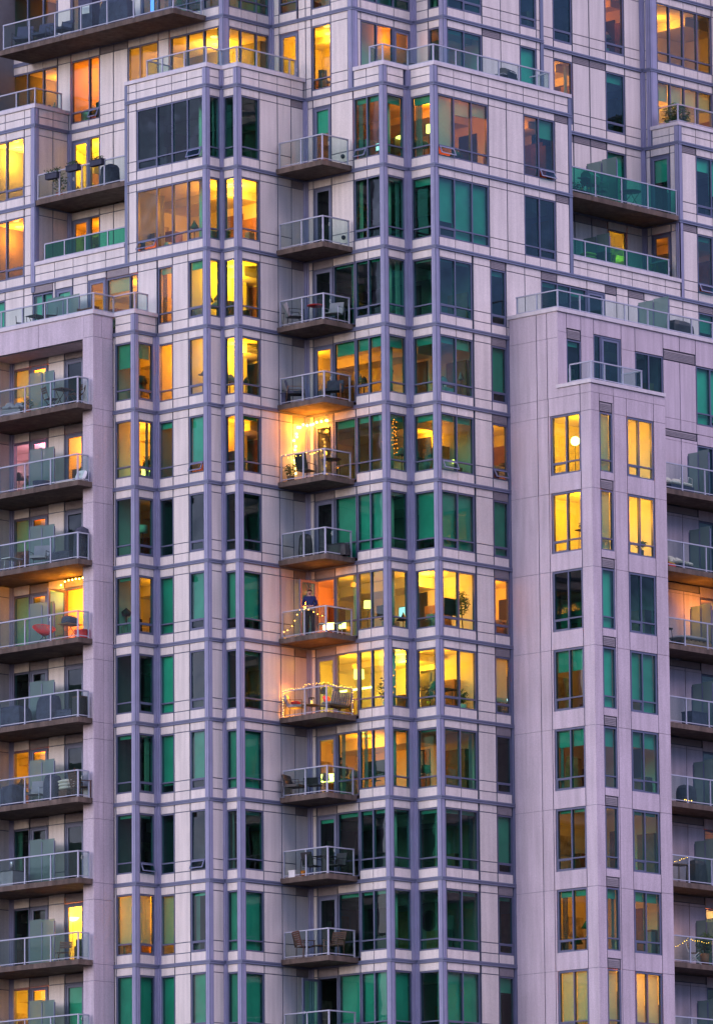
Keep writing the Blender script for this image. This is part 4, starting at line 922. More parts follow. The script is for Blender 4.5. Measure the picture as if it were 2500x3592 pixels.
def box_item(name, label, cat, loc, rz, w, d, h, m, lid=None):
    a, b_ = MB(), MB(); a.box(-w / 2, w / 2, -d / 2, d / 2, 0, h - .04); b_.box(-w / 2 - .015, w / 2 + .015, -d / 2 - .015, d / 2 + .015, h - .04, h)
    return item(name, label, cat, loc, rz, [('body', a, m), ('lid', b_, lid or m)])
def cushion(mb, c, w, d, h, T=None, n=10):
    s = MB()
    for i in range(n + 1):
        pass
    rr = []
    for j in range(7):
        t_ = -math.pi / 2 + math.pi * j / 6; ring = []
        for k in range(20):
            a = 2 * math.pi * k / 20; e = (abs(math.cos(a)) ** 4 + abs(math.sin(a)) ** 4) ** -.25
            f_ = max(.02, math.cos(t_)) ** .45
            ring.append((w / 2 * math.cos(a) * e * f_, d / 2 * math.sin(a) * e * f_, h / 2 + h / 2 * math.sin(t_)))
        rr.append(ring)
    for A, B_ in zip(rr, rr[1:]):
        for k in range(20): s.face([A[k], A[(k + 1) % 20], B_[(k + 1) % 20], B_[k]], 0, True)
    mb.add(s, Matrix.Translation(c) @ (T or Matrix()))
def sofa(label, loc, rz, w=1.2, m='crfab', base='grfab', name='outdoor_sofa', low=.18):
    b_, st, bk = MB(), MB(), MB()
    b_.box(-w / 2, w / 2, -.35, .38, .04, low + .08)
    n = 2
    for k in range(n): cushion(st, (-w / 4 + w / 2 * k, -.03, low + .06), w / 2, .7, .18); cushion(bk, (-w / 4 + w / 2 * k, .28, low + .2), w / 2 * .98, .42, .2, Matrix.Rotation(math.radians(70), 4, 'X'))
    return item(name, label, 'sofa', loc, rz, [('base', b_, base), ('seat_cushion', st, m), ('back_cushion', bk, m)])
BULB = {}
def string_lights(label, pts, every=.22, r=.03, drop=.03, bm='bulb', cord='black', name='string_lights', one=False, jit=0., seed=1):
    t = thing(name, label, 'string lights', pts[0]); o0 = Vector(pts[0]); q = random.Random(seed)
    V_ = [Vector(p_) - o0 for p_ in pts]; c = MB(); c.tube(V_, .006, 4); c.build('cord', M[cord], t, local=True)
    key = (bm, r)
    if key not in BULB:
        m_ = MB(); m_.ball((0, 0, 0), r, 6); BULB[key] = m_
    ds = 0.; pos = []
    for a, b_ in zip(V_, V_[1:]):
        L_ = (b_ - a).length; s = ds
        while s < L_: pos.append(a + (b_ - a) * (s / L_)); s += every
        ds = s - L_
    me = None
    if one:
        m_ = MB()
        for p_ in pos: m_.ball(p_ + Vector((q.uniform(-jit, jit), q.uniform(-jit, jit), -drop + q.uniform(-jit, jit))), r, 5)
        m_.build('bulb_chain', M[bm], t, local=True)
    else:
        for p_ in pos:
            if me is None: o = BULB[key].build('bulb', M[bm], t, local=True); me = o.data
            else: o = bpy.data.objects.new('bulb', me); COL.objects.link(o); o.parent = t
            o.location = p_ + Vector((q.uniform(-jit, jit), q.uniform(-jit, jit), -drop + q.uniform(-jit, jit)))
    return t
def floor_lamp(label, loc, h, kind='drum', sm='shade', r=.17, sh=.28):
    b_, s = MB(), MB(); b_.lathe([(1e-3, 0), (.14, 0), (.14, .02), (.012, .03), (.012, h)], 0, 0, 12)
    if kind == 'drum': s.lathe([(r, h - sh), (r * .92, h)], 0, 0, 18)
    elif kind == 'globe': s.ball((0, 0, h), r, 10)
    elif kind == 'dome': s.lathe([(r * 1.2, h - .02), (r, h + .06), (r * .5, h + .11), (1e-3, h + .12)], 0, 0, 16)
    elif kind == 'bowl': s.lathe([(1e-3, h - .02), (r * .6, h + .02), (r, h + .12)], 0, 0, 16)
    return item('floor_lamp', label, 'lamp', loc, 0, [('stand', b_, 'black'), ('lamp_shade', s, sm)])
def tv(label, c, ax, w, h, sm='black', stand=True):
    f_, s = MB(), MB(); f_.box(-w / 2, w / 2, 0, .05, 0, h); s.box(-w / 2 + .02, w / 2 - .02, -.006, -.001, .02, h - .02)
    if stand: f_.box(-w * .2, w * .2, -.04, .1, -.12, -.1); f_.box(-.03, .03, .01, .04, -.1, 0)
    return item('television', label, 'television', c, {'x': -90, 'y': 0}.get(ax, ax), [('casing', f_, 'black'), ('screen', s, sm)])
def picture(label, c, ax, w, h, m='art', fr='black'):
    f_, s = MB(), MB(); f_.box(-w / 2, w / 2, 0, .03, 0, h); s.box(-w / 2 + .05, w / 2 - .05, -.006, -.001, .05, h - .05)
    return item('framed_picture', label, 'picture', c, -90 if ax == 'x' else 0, [('picture_frame', f_, fr), ('print', s, m)])
zf = lambda k: Z[k] + .192
# ---- corner balconies, top to bottom ----
arm_chair('grey sling chair at the open end of the balcony with the red tray table', (3.12, -1.4, zf(3)), 60, 'grfab', 'black', cush=False)
arm_chair('pale sling chair beside the door behind the red tray table', (3.75, -2.75, zf(3)), -70, 'grfab', 'rail', cush=False)
table('round red tray table between two sling chairs', (3.42, -2.2, zf(3)), 0, .33, .72, 'red', leg='black')
pot('small yellow flower pot under the red tray table', (3.55, -2.5, zf(3)), .09, .16, 'yellow', .1, .1, 40, .04)
arm_chair('dark wicker armchair at the left of the balcony just above the gold lit one', (3.15, -1.45, zf(4)), 40, 'dkfab', 'wood', .62)
arm_chair('dark wicker armchair by the right rail just above the gold lit balcony', (3.72, -2.75, zf(4)), -60, 'dkfab', 'wood', .62)
box_item('storage_box', 'small blue box behind the left wicker armchair', 'box', (3.0, -1.05, zf(4)), 0, .3, .2, .45, 'blfab')
arm_chair('dark high back chair on the gold lit balcony', (3.3, -1.75, zf(5)), 100, 'black', 'black', .5, .98, cush=False)
table('dark round bistro table by the door of the gold lit balcony', (3.7, -2.65, zf(5)), 0, .36, .74, 'black')
pot('bushy plant in the left corner of the gold lit balcony', (3.05, -1.2, zf(5)), .14, .22, 'wood', .26, .4, 220, .06, 3)
covered('black round back chair under a cover, on the balcony above the man', (3.25, -1.75, zf(6)), -45, .5, .45, .92, 'black', 'covered_chair', 'covered chair', .6, 2, False)
covered('low black covered bench by the window, on the balcony above the man', (3.8, -2.85, zf(6)), -80, .9, .45, .52, 'black', 'covered_bench', 'covered bench', .2, 3, False)
for i, (x, y) in enumerate(((3.85, -2.75), (3.5, -2.35))):
    table(('white metal stool near the right rail of the balcony where a man stands', 'white metal stool by the open door behind the standing man')[i], (x, y, zf(7)), 0, .17, .46, 'white')
t = arm_chair('low armchair with red cushion at the left of the fairy lit balcony', (3.15, -1.35, zf(8)), 30, 'grfab', 'wood', .6, .8)
table('low dark wood coffee table between the seats of the fairy lit balcony', (3.2, -2.05, zf(8)), 0, .3, .4, 'wood', True)
a, b_, c = MB(), MB(), MB()
a.box(-.55, .55, -.28, .28, .3, .36); cushion(c, (0, -.02, .36), 1.06, .52, .12)
for k in range(9): b_.box(-.5 + k * .115, -.44 + k * .115, .0, .03, .05, .5, 0, tilt(.26, .32, -14))
L4_ = [(p_, q_, 'wood') for p_, q_, r_ in legs4(1.02, .5, .3, .02, 0)]
item('loveseat', 'wooden loveseat with vertical back slats on the fairy lit balcony', 'sofa', (3.7, -2.72, zf(8)), 178, [('frame', a, 'wood'), ('back_slats', b_, 'grfab'), ('seat_cushion', c, 'grfab')] + L4_)
c = MB(); cushion(c, (0, 0, 0), .42, .3, .14); item('cushion', 'dark red cushion on the armchair of the fairy lit balcony', 'cushion', (3.1, -1.35, zf(8) + .46), 20, [('pad', c, 'red')])
c = MB(); cushion(c, (0, 0, 0), .42, .3, .16, Matrix.Rotation(math.radians(60), 4, 'X')); item('cushion', 'dark red cushion standing at the end of the slatted loveseat', 'cushion', (3.35, -2.6, zf(8) + .5), 10, [('pad', c, 'red')])
a, b_ = MB(), MB(); a.box(-.08, .08, -.08, .08, 0, .02); a.box(-.08, .08, -.08, .08, .24, .27); b_.lathe([(.03, .02), (.03, .16)], 0, 0, 8)
for sx in (-1, 1):
    for sy in (-1, 1): a.box(sx * .07 - .008, sx * .07 + .008, sy * .07 - .008, sy * .07 + .008, .02, .24)
item('lantern', 'small black lantern on the coffee table of the fairy lit balcony', 'lantern', (3.2, -2.05, zf(8) + .4), 0, [('cage', a, 'black'), ('candle', b_, 'shade')])
arm_chair('boxy black armchair on the balcony below the fairy lit one', (3.12, -1.3, zf(9)), 20, 'black', 'black', .68, .82)
arm_chair('low black folding lounger beside the boxy black armchair', (3.3, -2.05, zf(9)), 110, 'black', 'black', .5, .62, cush=False)
arm_chair('black metal chair beside the white box and orange bucket', (3.2, -2.0, zf(10)), 100, 'black', 'black', .46, .85, cush=False)
arm_chair('black metal chair by the window across from the orange bucket', (3.65, -2.8, zf(10)), -80, 'black', 'black', .46, .85, cush=False)
table('black square table between two black metal chairs', (3.45, -2.4, zf(10)), 0, .36, .72, 'black', True)
box_item('storage_box', 'small white box on the balcony with the orange bucket', 'box', (2.98, -1.35, zf(10)), 0, .3, .3, .26, 'white')
a, b_ = MB(), MB(); a.lathe([(1e-3, 0), (.09, 0), (.12, .22), (.11, .22)], 0, 0, 14); b_.tube([(-.12, 0, .21), (-.08, 0, .3), (.08, 0, .3), (.12, 0, .21)], .006)
item('bucket', 'small orange bucket next to the white box', 'bucket', (3.05, -1.75, zf(10)), 0, [('tub', a, mat('orange_plastic', (.8, .22, .02), .5)), ('handle', b_, 'black')])
slat_chair('brown slatted chair facing right, on the second balcony from the bottom', (3.12, -1.7, zf(11)), 70)
slat_chair('brown slatted chair turned to the wall, on the second balcony from the bottom', (3.6, -2.7, zf(11)), -75, rec=-20)
table('low brown slatted table between two slatted chairs', (3.4, -2.2, zf(11)), 0, .25, .45, 'teak', True)
# strings of lights
string_lights('bright bulbs hanging down the wall corner and along the ceiling of the gold lit balcony', [(3.62, -.9, 41.6), (3.62, -.9, 42.46), (3.57, -.9, 42.75), (3.66, -.9, 43.0), (3.74, -.9, 43.3), (4.0, -.9, 43.42), (4.2, -.95, 43.46), (4.28, -1.3, 43.52), (4.28, -1.75, 43.55), (4.28, -2.05, 43.52)], .17, .046, .02, jit=.05, seed=4)
string_lights('small bulbs wound along the top rail of the gold lit balcony', [(2.86, -.98, zf(5) + 1.), (2.86, -1.5, zf(5) + .9), (2.86, -2.05, zf(5) + .99), (2.86, -2.6, zf(5) + .88), (2.86, -3.1, zf(5) + 1.)], .11, .014, .03, 'bulbS', jit=.05, seed=5)
string_lights('string of bulbs drooping over the rail in front of the standing man', [(2.83, -1.1, 35.4), (2.83, -1.02, 35.65), (2.83, -1.35, 35.7), (2.83, -1.62, 36.05), (2.83, -1.75, 36.34), (2.83, -2.1, 36.36), (2.83, -2.46, 36.25), (2.83, -2.8, 36.03), (2.83, -3.14, 35.98)], .24, .018, .02, 'bulbS', jit=.02, seed=6)
string_lights('rope of fairy lights wrapped round the rail of the balcony with the loveseat', [(2.84, -.97, zf(8) + .05), (2.84, -.97, zf(8) + 1.02), (2.84, -2.0, zf(8) + 1.0), (2.84, -2.08, zf(8) + 1.1), (2.84, -3.14, zf(8) + 1.06), (3.4, -3.15, zf(8) + 1.0), (4.2, -3.15, zf(8) + 1.02), (4.2, -3.15, zf(8) + .05)], .085, .011, 0, 'bulbS', one=True, jit=.02, seed=7)
string_lights('curtain of fairy lights inside the corner window level with the gold lit balcony', [(4.75, -4.55, 43.3), (4.75, -4.55, 42.1), (4.85, -4.6, 42.2), (4.85, -4.6, 43.2), (4.95, -4.62, 43.25), (4.95, -4.62, 42.0), (5.05, -4.62, 42.0), (5.05, -4.62, 43.15)], .16, .018, 0, 'bulbI', one=True, jit=.04, seed=8)
string_lights('row of bulbs over the open door of the long balcony with the red chair', [(-1.0, 6.62, 37.86), (-1.0, 6.4, 37.98), (-1.0, 5.85, 37.98), (-1.0, 5.2, 37.98)], .2, .03, .04, jit=.02, seed=9)
G_ = (1, .27, .01)
for p_, e_ in (((3.75, -1.12, 43.3), 24), ((4.1, -1.5, 43.4), 34), ((3.75, -1.05, 42.5), 9), ((3.3, -1.2, 42.0), 5)): lamp(p_, e_, G_, .06)
for p_, e_ in (((3.0, -1.1, 33.3), 12), ((3.1, -2.9, 33.35), 7), ((4.0, -2.9, 33.0), 6), ((3.2, -1.2, 32.7), 7)): lamp(p_, e_, G_, .08)
lamp((3.15, -1.5, 36.0), 4, G_, .1); lamp((3.6, -2.2, 37.5), 7, G_, .1); lamp((3.5, -2.2, 34.5), 9, G_, .1); lamp((-1.25, 5.9, 37.8), 26, (1, .33, .012), .1); lamp((-1.25, 6.8, 37.5), 20, (1, .33, .012), .1); lamp((-.45, 6.35, 25.75), 60, AMB, .12)  # bare points added for warm spill on slab undersides and walls
# ---- long balconies in the concrete frame ----
sofa('pale low lounge chair on the topmost long balcony', (-2.35, 7.75, zf(4)), -60, .75, 'grfab', 'grfab', 'lounge_chair', .2)
pot('dark leafy plant beside the pale lounge chair', (-2.35, 7.0, zf(4)), .15, .25, 'terra', .25, .4, 140, .06, 5)
fold_chair('brown folding chair left of the bistro table on the topmost long balcony', (-2.35, 5.75, zf(4)), 70)
table('brown folding bistro table with crossed legs', (-2.4, 5.05, zf(4)), 0, .33, .72, 'teak', True, True)
fold_chair('brown folding chair right of the bistro table on the topmost long balcony', (-2.35, 4.4, zf(4)), -110)
a = MB(); a.lathe([(1e-3, 0), (.26, 0), (.34, .3), (.32, .3), (.24, .06), (1e-3, .06)], 0, 0, 18); b_ = MB(); b_.lathe([(1e-3, .27), (.31, .27)], 0, 0, 18)
item('planter_bowl', 'grey bowl planter on the long balcony beside the pink lit room', 'planter', (-2.4, 6.2, zf(5)), 0, [('bowl', a, 'blfab'), ('soil', b_, 'wood')])
a = MB(); cushion(a, (0, 0, 0), 1.3, .6, .12); item('floor_cushion', 'long pale floor cushion on the balcony beside the pink lit room', 'cushion', (-2.4, 4.75, zf(5)), 90, [('pad', a, 'crfab')])
a = MB(); cushion(a, (0, 0, .0), .45, .45, .16, Matrix.Rotation(math.radians(62), 4, 'X')); item('pillow', 'white pillow standing at the end of the long floor cushion', 'cushion', (-2.45, 4.0, zf(5) + .18), -80, [('pad', a, 'white')])
table('white side table at the left of the long balcony above the red chair', (-2.45, 7.7, zf(6)), 0, .33, .5, 'white', True)
arm_chair('purple grey lounge chair beside the white side table', (-2.3, 6.4, zf(6)), -60, 'grfab', 'black', .6, .9)
covered('long dark covered bench right of the lounge chair, on the balcony above the red chair', (-2.3, 5.2, zf(6)), 90, 1.2, .5, .5, 'dkfab', 'covered_bench', 'covered bench', .3, 8, False)
covered('tall dark covered chair at the right end of the balcony above the red chair', (-2.35, 4.15, zf(6)), 80, .5, .5, 1.25, 'dkfab', 'covered_chair', 'covered chair', .3, 9, False)
a, b_ = MB(), MB(); q = 40
for i in range(q):
    t_ = 2 * math.pi * i / q; c_ = Vector((0, -.05, .34)); top = Vector((.42 * math.cos(t_), .40 * math.sin(t_) + .03, .62 + .2 * math.sin(t_)))
    a.tube([c_ + Vector((.07 * math.cos(t_), .07 * math.sin(t_), 0)), c_ + (top - c_) * .6 + Vector((0, 0, -.04)), top], .017, 4)
a.tube([(.42 * math.cos(2 * math.pi * i / q), .40 * math.sin(2 * math.pi * i / q) + .03, .62 + .2 * math.sin(2 * math.pi * i / q)) for i in range(q + 1)], .014, 5)
L_ = [('leg', g_, 'black') for g_ in [MB() for _ in range(3)]]
for i, (n_, g_, m_) in enumerate(L_): t_ = i * 2.1 + .6; g_.tube([(0, -.03, .36), (.3 * math.cos(t_), .28 * math.sin(t_), 0)], .012)
item('string_chair', 'red round string chair on the long balcony', 'chair', (-2.4, 6.05, zf(7)), -30, [('basket', a, 'red')] + L_)
table('small table with crossed pale legs under a dark cloth, right of the red string chair', (-2.35, 4.75, zf(7)), 0, .36, .62, 'pine', True, True)
covered('dark cover lying over the crossed leg table', (-2.35, 4.75, zf(7) + .6), 20, .75, .5, .3, 'blfab', 'grill_cover', 'cover', .4, 11, False)
box_item('storage_box', 'red box at the right end of the long balcony with the red chair', 'box', (-2.35, 4.1, zf(7)), 0, .4, .4, .34, 'red')
covered('wide navy covered sofa at the left of the balcony below the red chair', (-2.25, 7.9, zf(8)), 90, 1.5, .8, .85, 'blfab', 'covered_sofa', 'covered sofa', .25, 12, False)
covered('navy covered grill in the middle of the balcony below the red chair', (-2.35, 5.85, zf(8)), 80, 1.0, .6, 1.05, 'blfab', seed=13)
covered('low flat navy cover right of the covered grill', (-2.4, 4.85, zf(8)), 90, .9, .55, .42, 'blfab', 'covered_table', 'covered table', .2, 14, False)
box_item('storage_box', 'dark box at the right end of the balcony below the red chair', 'box', (-2.45, 4.15, zf(8)), 0, .35, .4, .8, 'black', 'teak')
covered('navy covered armchair at the left of the balcony with a slatted chair', (-2.25, 7.9, zf(9)), 80, .95, .8, .85, 'blfab', 'covered_chair', 'covered chair', .5, 15, False)
arm_chair('grey sling lounger left of the round covered grill', (-2.35, 6.6, zf(9)), -70, 'grfab', 'rail', .55, .9, cush=False)
covered('round navy covered grill between the sling lounger and the folded cushions', (-2.4, 5.6, zf(9)), 0, .7, .65, 1.0, 'blfab', rnd=.9, seed=16)
a = MB()
for i in range(3): cushion(a, (.03 * i, 0, .36 + i * .12), .6, .5, .14)
item('cushion_stack', 'stack of folded pale cushions beside the slatted chair', 'cushion', (-2.45, 4.8, zf(9)), 80, [('pads', a, 'crfab'), ('stool', (lambda m_: (m_.box(-.25, .25, -.2, .2, 0, .35), m_)[1])(MB()), 'teak')])
slat_chair('dark brown slatted chair at the right end of a long balcony', (-2.4, 4.15, zf(9)), 75, hi=1.05)
box_item('storage_box', 'grey storage box at the left edge of the balcony above the bright floor lamp', 'box', (-2.2, 8.15, zf(10)), 0, .7, 1.2, .62, 'grfab', 'dkfab')
a, b_ = MB(), MB(); a.lathe([(1e-3, 0), (.06, 0), (.06, .3), (.05, .33), (1e-3, .33)], 0, 0, 12); b_.lathe([(.061, .1), (.061, .2)], 0, 0, 12)
item('steel_canister', 'shiny steel canister standing on the grey storage box', 'canister', (-2.4, 7.75, zf(10) + .62), 0, [('body', a, mat('brushed_steel', (.6, .6, .62), .3, metal=1.)), ('band', b_, 'grfab')])
fold_chair('dark wooden chair in front of the bright floor lamp', (-1.7, 5.75, zf(11)), -60, 'teak')
# ---- balconies at the right edge ----
sofa('cream sofa with loose cushions on the topmost balcony at the right edge', (15.05, -9.35, zf(5)), 0, 1.3, 'crfab', 'blfab')
a = MB(); a.tube([(-.2, 0, 0), (-.2, 0, .62), (.2, 0, .62), (.2, 0, 0)], .016); b_ = MB(); b_.tube([(-.2, .35, 0), (-.2, .3, .62), (.2, .3, .62), (.2, .35, 0)], .016); c = MB(); c.box(-.2, .2, 0, .3, .28, .3)
item('metal_stand', 'white metal frame stand in front of the cream sofa', 'stand', (15.6, -9.6, zf(5)), 20, [('front_frame', a, 'white'), ('rear_frame', b_, 'white'), ('shelf', c, 'white')])
sofa('cream padded lounge chair on the balcony below the cream sofa', (15.2, -9.35, zf(6)), 10, .95, 'crfab', 'dkfab', 'lounge_chair', .12)
a, b_ = MB(), MB(); a.box(-.3, .3, -.15, .15, 0, .16); b_.box(-.28, .28, -.13, .13, .16, .2); item('toy_crate', 'low red crate with orange lid left of the cream lounge chair', 'crate', (14.3, -9.6, zf(6)), 15, [('crate', a, 'red'), ('lid', b_, 'yellow')])
a, b_ = MB(), MB()
for i in range(7): a.box(-.8 + i * .23, -.64 + i * .23, -.45, .45, .26, .29)
for y in (-.4, 0, .4): a.box(-.8, .8, y - .05, y + .05, .0, .13); a.box(-.8, .8, y - .05, y + .05, .14, .25)
cushion(b_, (0, 0, .29), 1.6, .9, .2)
item('pallet_bed', 'day bed of wooden pallets with a blue grey mattress on the orange lit balcony', 'day bed', (15.7, -9.3, zf(7)), 0, [('pallet', a, 'pine'), ('mattress', b_, 'grfab')])
table('black side table at the left end of the orange lit balcony', (14.1, -9.6, zf(7)), 0, .25, .6, 'black')
box_item('storage_box', 'navy storage box on the balcony below the pallet day bed', 'box', (15.9, -9.35, zf(8)), 0, .85, .5, .6, 'blfab')
covered('domed grey covered grill on the second balcony below the pallet day bed', (15.3, -9.4, zf(9)), 0, .8, .7, .75, 'dkfab', rnd=.95, seed=21)
string_lights('few warm bulbs on the floor by the domed covered grill', [(14.75, -9.82, zf(9) + .12), (15.1, -9.82, zf(9) + .12)], .08, .016, 0, 'bulbS', jit=.02)
covered('tall dark covered chair on the third balcony below the pallet day bed', (15.75, -9.45, zf(10)), 0, .75, .6, .95, 'black', 'covered_chair', 'covered chair', .5, 22, False)
table('dark table with a lit string on it, beside the tall covered chair', (14.7, -9.5, zf(10)), 0, .36, .7, 'wood', True)
string_lights('lit string lying across the table of a right edge balcony', [(14.15, -9.55, zf(10) + .78), (14.5, -9.6, zf(10) + .8), (14.9, -9.6, zf(10) + .95), (15.1, -9.6, zf(10) + 1.0)], .12, .011, 0, 'bulbS', one=True, jit=.015)
string_lights('lit string looped above the white chair of the lowest right edge balcony', [(14.1, -9.7, zf(11) + .55), (14.5, -9.7, zf(11) + .68), (14.95, -9.7, zf(11) + .95), (15.3, -9.6, zf(11) + .9), (16.1, -9.6, zf(11) + .85), (17., -9.6, zf(11) + .9)], .13, .011, 0, 'bulbS', one=True, jit=.015)
lamp((15.2, -9.2, zf(11) + 1.1), 5, (1, .45, .05), .1); lamp((14.7, -9.2, zf(10) + 1.1), 2.5, (1, .45, .05), .1)
fold_chair('white folding chair behind the glass of the lowest right edge balcony', (15.5, -9.5, zf(11)), 30, 'white', 'pine')
pot('round dark bushy plant standing high behind the white folding chair', (16.3, -9.3, zf(11)), .18, .5, 'wood', .36, .7, 420, .07, 31)
string_lights('vertical warm bulbs on the screen post of the orange lit balcony', [(16.95, -9.8, zf(7) + 1.0), (16.95, -9.8, zf(7) + .05)], .24, .035, 0, 'bulb', jit=.02)
for p_, e_ in (((17.2, -9.1, zf(7) + 1.5), 30), ((16.6, -9.2, zf(7) + 2.0), 12)): lamp(p_, e_, (1, .31, .012), .1)
# ---- loggias and terraces ----
for i, (y, lab, fl) in enumerate(((8.1, 'black trough of green herbs on the loggia rail, nearest the yellow wall', None), (6.98, 'black trough of grasses in the middle of the loggia rail', None), (5.7, 'black trough of low plants on the loggia rail, nearest the covered chair', None))):
    trough(lab, (.0, y, Z[1] + .16 + .80 - .12 * (i == 0)), 90, .62, fl, 40 + i)
pot('leafy plant in a terracotta pot on the planted loggia', (.45, 8.2, Z[1] + .16), .14, .24, 'terra', .32, .7, 170, .07, 51)
covered('dark covered chair at the right of the planted loggia', (.7, 5.75, Z[1] + .16), 70, .75, .7, .95, 'dkfab', 'covered_chair', 'covered chair', .6, 23, False)
arm_chair('green cushioned armchair on the lower loggia under the planted one', (.85, 6.3, Z[2] + .3), -80, 'green', 'black', .7, .9)
arm_chair('green cushioned armchair at the right end of the lower loggia', (.85, 5.0, Z[2] + .3), -100, 'green', 'black', .7, .9)
fold_chair('black folding chair left of the table on the roof terrace over the concrete frame', (-1.35, 8.2, Z[3] + .3), -20, 'black', hb=1.1)
table('black folding table on the roof terrace over the concrete frame', (-1.35, 7.5, Z[3] + .3), 0, .36, .95, 'black', True, True)
fold_chair('black folding chair right of the table on the roof terrace over the concrete frame', (-1.35, 6.85, Z[3] + .3), 150, 'black', hb=1.15)
a, b_ = MB(), MB()
for i in range(5): a.box(-.38, .38, -.02, .02, .15 + i * .14, .26 + i * .14)
for s in (-1, 1): a.box(s * .38 - .03, s * .38 + .03, -.04, .3, 0, .86)
b_.box(-.35, .35, .02, .28, .1, .8); item('wooden_planter', 'brown slatted wooden planter near the corner of the left roof terrace', 'planter', (-1.55, 4.75, Z[3] + .3), -90, [('slats', a, 'teak'), ('liner', b_, 'black')])
trough('long box of red flowers on the green glass loggia', (13.95, -5.75, Z[1] + .16), 0, 1.1, 'red', 61, n=240, fh=.28)
grill('dark gas grill on the green glass loggia', (15.0, -5.45, Z[1] + .16), 10, 'green')
fold_chair('green folding chair beside the grill on the green glass loggia', (15.55, -5.5, Z[1] + .16), -60, 'green')
table('green round bistro table with crossed legs on the green glass loggia', (17.2, -5.5, Z[1] + .16), 0, .42, .72, 'green', False, True)
arm_chair('dark green armchair on the lower green glass loggia', (14.3, -5.2, Z[2] + .3), 20, 'green', 'black', .7, 1.05)
a = MB()
for i in range(4): cushion(a, (0, 0, .45 + i * .13), .6, .5, .14)
item('cushion_stack', 'stack of yellow cushions on the lower green glass loggia', 'cushion', (15.1, -5.2, Z[2] + .3), 0, [('pads', a, 'yellow'), ('bench', (lambda m_: (m_.box(-.32, .32, -.25, .25, 0, .44), m_)[1])(MB()), 'teak')])
box_item('bin', 'black bin beside the privacy screen of the lower green glass loggia', 'bin', (15.6, -5.5, Z[2] + .3), 0, .42, .42, 1.0, 'black')
covered('black covered grill on the roof terrace of the concrete block', (17.3, -7.75, Z[3] + .45), 0, 1.25, .6, 1.05, 'black', seed=25)
box_item('crate', 'small red crate at the far right of the concrete block terrace', 'crate', (19.0, -8.0, Z[3] + .45), 0, .6, .3, .42, 'red')
grill('black gas grill on the roof terrace under the upper tower', (10.4, -5.45, Z[0] + .3), 12)
covered('low dark covered lounger in the notch of the roof terrace under the upper tower', (6.2, -4.35, Z[0] + .3), -40, .6, .9, .8, 'dkfab', 'covered_lounger', 'covered lounger', .3, 26, False)
arm_chair('dark tilted deck chair at the notch of the roof terrace under the upper tower', (6.9, -4.9, Z[0] + .3), -70, 'dkfab', 'black', .55, .95, cush=False)
pot('spreading green plant on the right wing terrace corner', (19.9, -5.55, Z[0] + .3), .25, .35, 'wood', .55, .9, 520, .1, 71)
trough('trough of pink and red flowers on the right wing terrace', (21., -5.6, Z[0] + .3), 0, 1.0, 'red', 72, fh=.35, n=260)
fold_chair('brown wooden chair beside the flower trough of the right wing terrace', (22., -5.4, Z[0] + .3), 40, 'pine')
zz = Z[-1] + .132
for i, (y, lab) in enumerate(((10.3, 'dark lounge chair at the left end of the long top balcony'), (9.25, 'dark lounge chair second from the left on the long top balcony'), (8.2, 'dark low chair under the lit window of the long top balcony'))):
    arm_chair(lab, (.55, y, zz), -60 - 15 * i, 'blfab', 'black', .62, 1.0 - .1 * i)
a, b_, c = MB(), MB(), MB(); a.box(-.32, .32, -.25, .25, 0, 1.35); b_.box(-.36, .36, -.29, .29, 1.35, 1.42); c.box(-.2, .2, -.262, -.256, .72, 1.05)
item('tall_cabinet', 'tall dark smoker cabinet with a white paper notice on the long top balcony', 'cabinet', (.6, 6.75, zz), -80, [('body', a, 'blfab'), ('lid', b_, 'blfab'), ('notice', c, 'white')])
covered('navy covered grill right of the tall cabinet on the long top balcony', (.65, 5.3, zz), -80, 1.35, .65, 1.12, 'blfab', seed=27)
# ---- inside the rooms ----
floor_lamp('lit mushroom lamp inside the glazed corner on the floor below the roof terrace', (5.6, -4.46, 52.85), 1.0, 'dome', 'shade', .17)
floor_lamp('lit drum shade floor lamp inside the corner window left of the drawn amber blind', (6.5, -5.09, 52.85), 1.57, 'drum', 'shade', .13, .31)
tv('small violet lit monitor inside the floor below the roof terrace', (4.95, -3.96, 53.37), 'x', .26, .3, mat('dummy', (.1, .1, .1)) if False else 'wscr')
floor_lamp('lit drum shade lamp in the living room behind the standing man', (5.6, -2.61, 35.4), 1.48, 'drum', 'shade', .15, .27)
tv('dark monitor in the living room of the standing man', (5.5, -3.4, 36.2), 'x', .5, .42)
tv('pale lit screen in the living room of the standing man', (6.6, -3.45, 36.3), 'x', .46, .38, 'wscr')
tv('large dark television by the corner window of the standing man s flat', (7.15, -5.35, 36.2), 'y', .75, .62)
pot('indoor tree with round crown in the window right of the large dark television', (7.5, -5.55, 35.4), .16, .28, 'white', .30, .8, 330, .07, 81, 'indoor_tree', .55)
picture('framed print of dark trees in the lit window beside the concrete block', (10.6, -3., 36.98), 'y', .75, .8)
floor_lamp('square lit lantern lamp on a black stand in the brightest living room', (5.6, -2.14, 32.5), 1.9, 'drum', 'shade', .2, .34)
tv('large dark television on the wall of the brightest living room', (7.3, -3.75, 33.75), 'x', .75, .5)
pot('hanging leaf plant in the corner of the brightest living room', (5.2, -3.9, 32.5), .15, .5, 'white', .33, .9, 200, .09, 83)
pot('leafy plant on the sill of the brightest living room right of the television', (7.5, -5.5, 32.5), .14, .45, 'white', .22, .5, 120, .07, 84)
table('dark open shelf desk in the brightest living room', (6.9, -5.0, 32.5), 0, .5, 1.0, 'black', True)
a, b_ = MB(), MB()
for i in range(8): a.tube([(.13 * math.cos(i * .785), .13 * math.sin(i * .785), .25 + i * .22), (.13 * math.cos(i * .785 + 2.3), .13 * math.sin(i * .785 + 2.3), .29 + i * .22)], .02, 6)
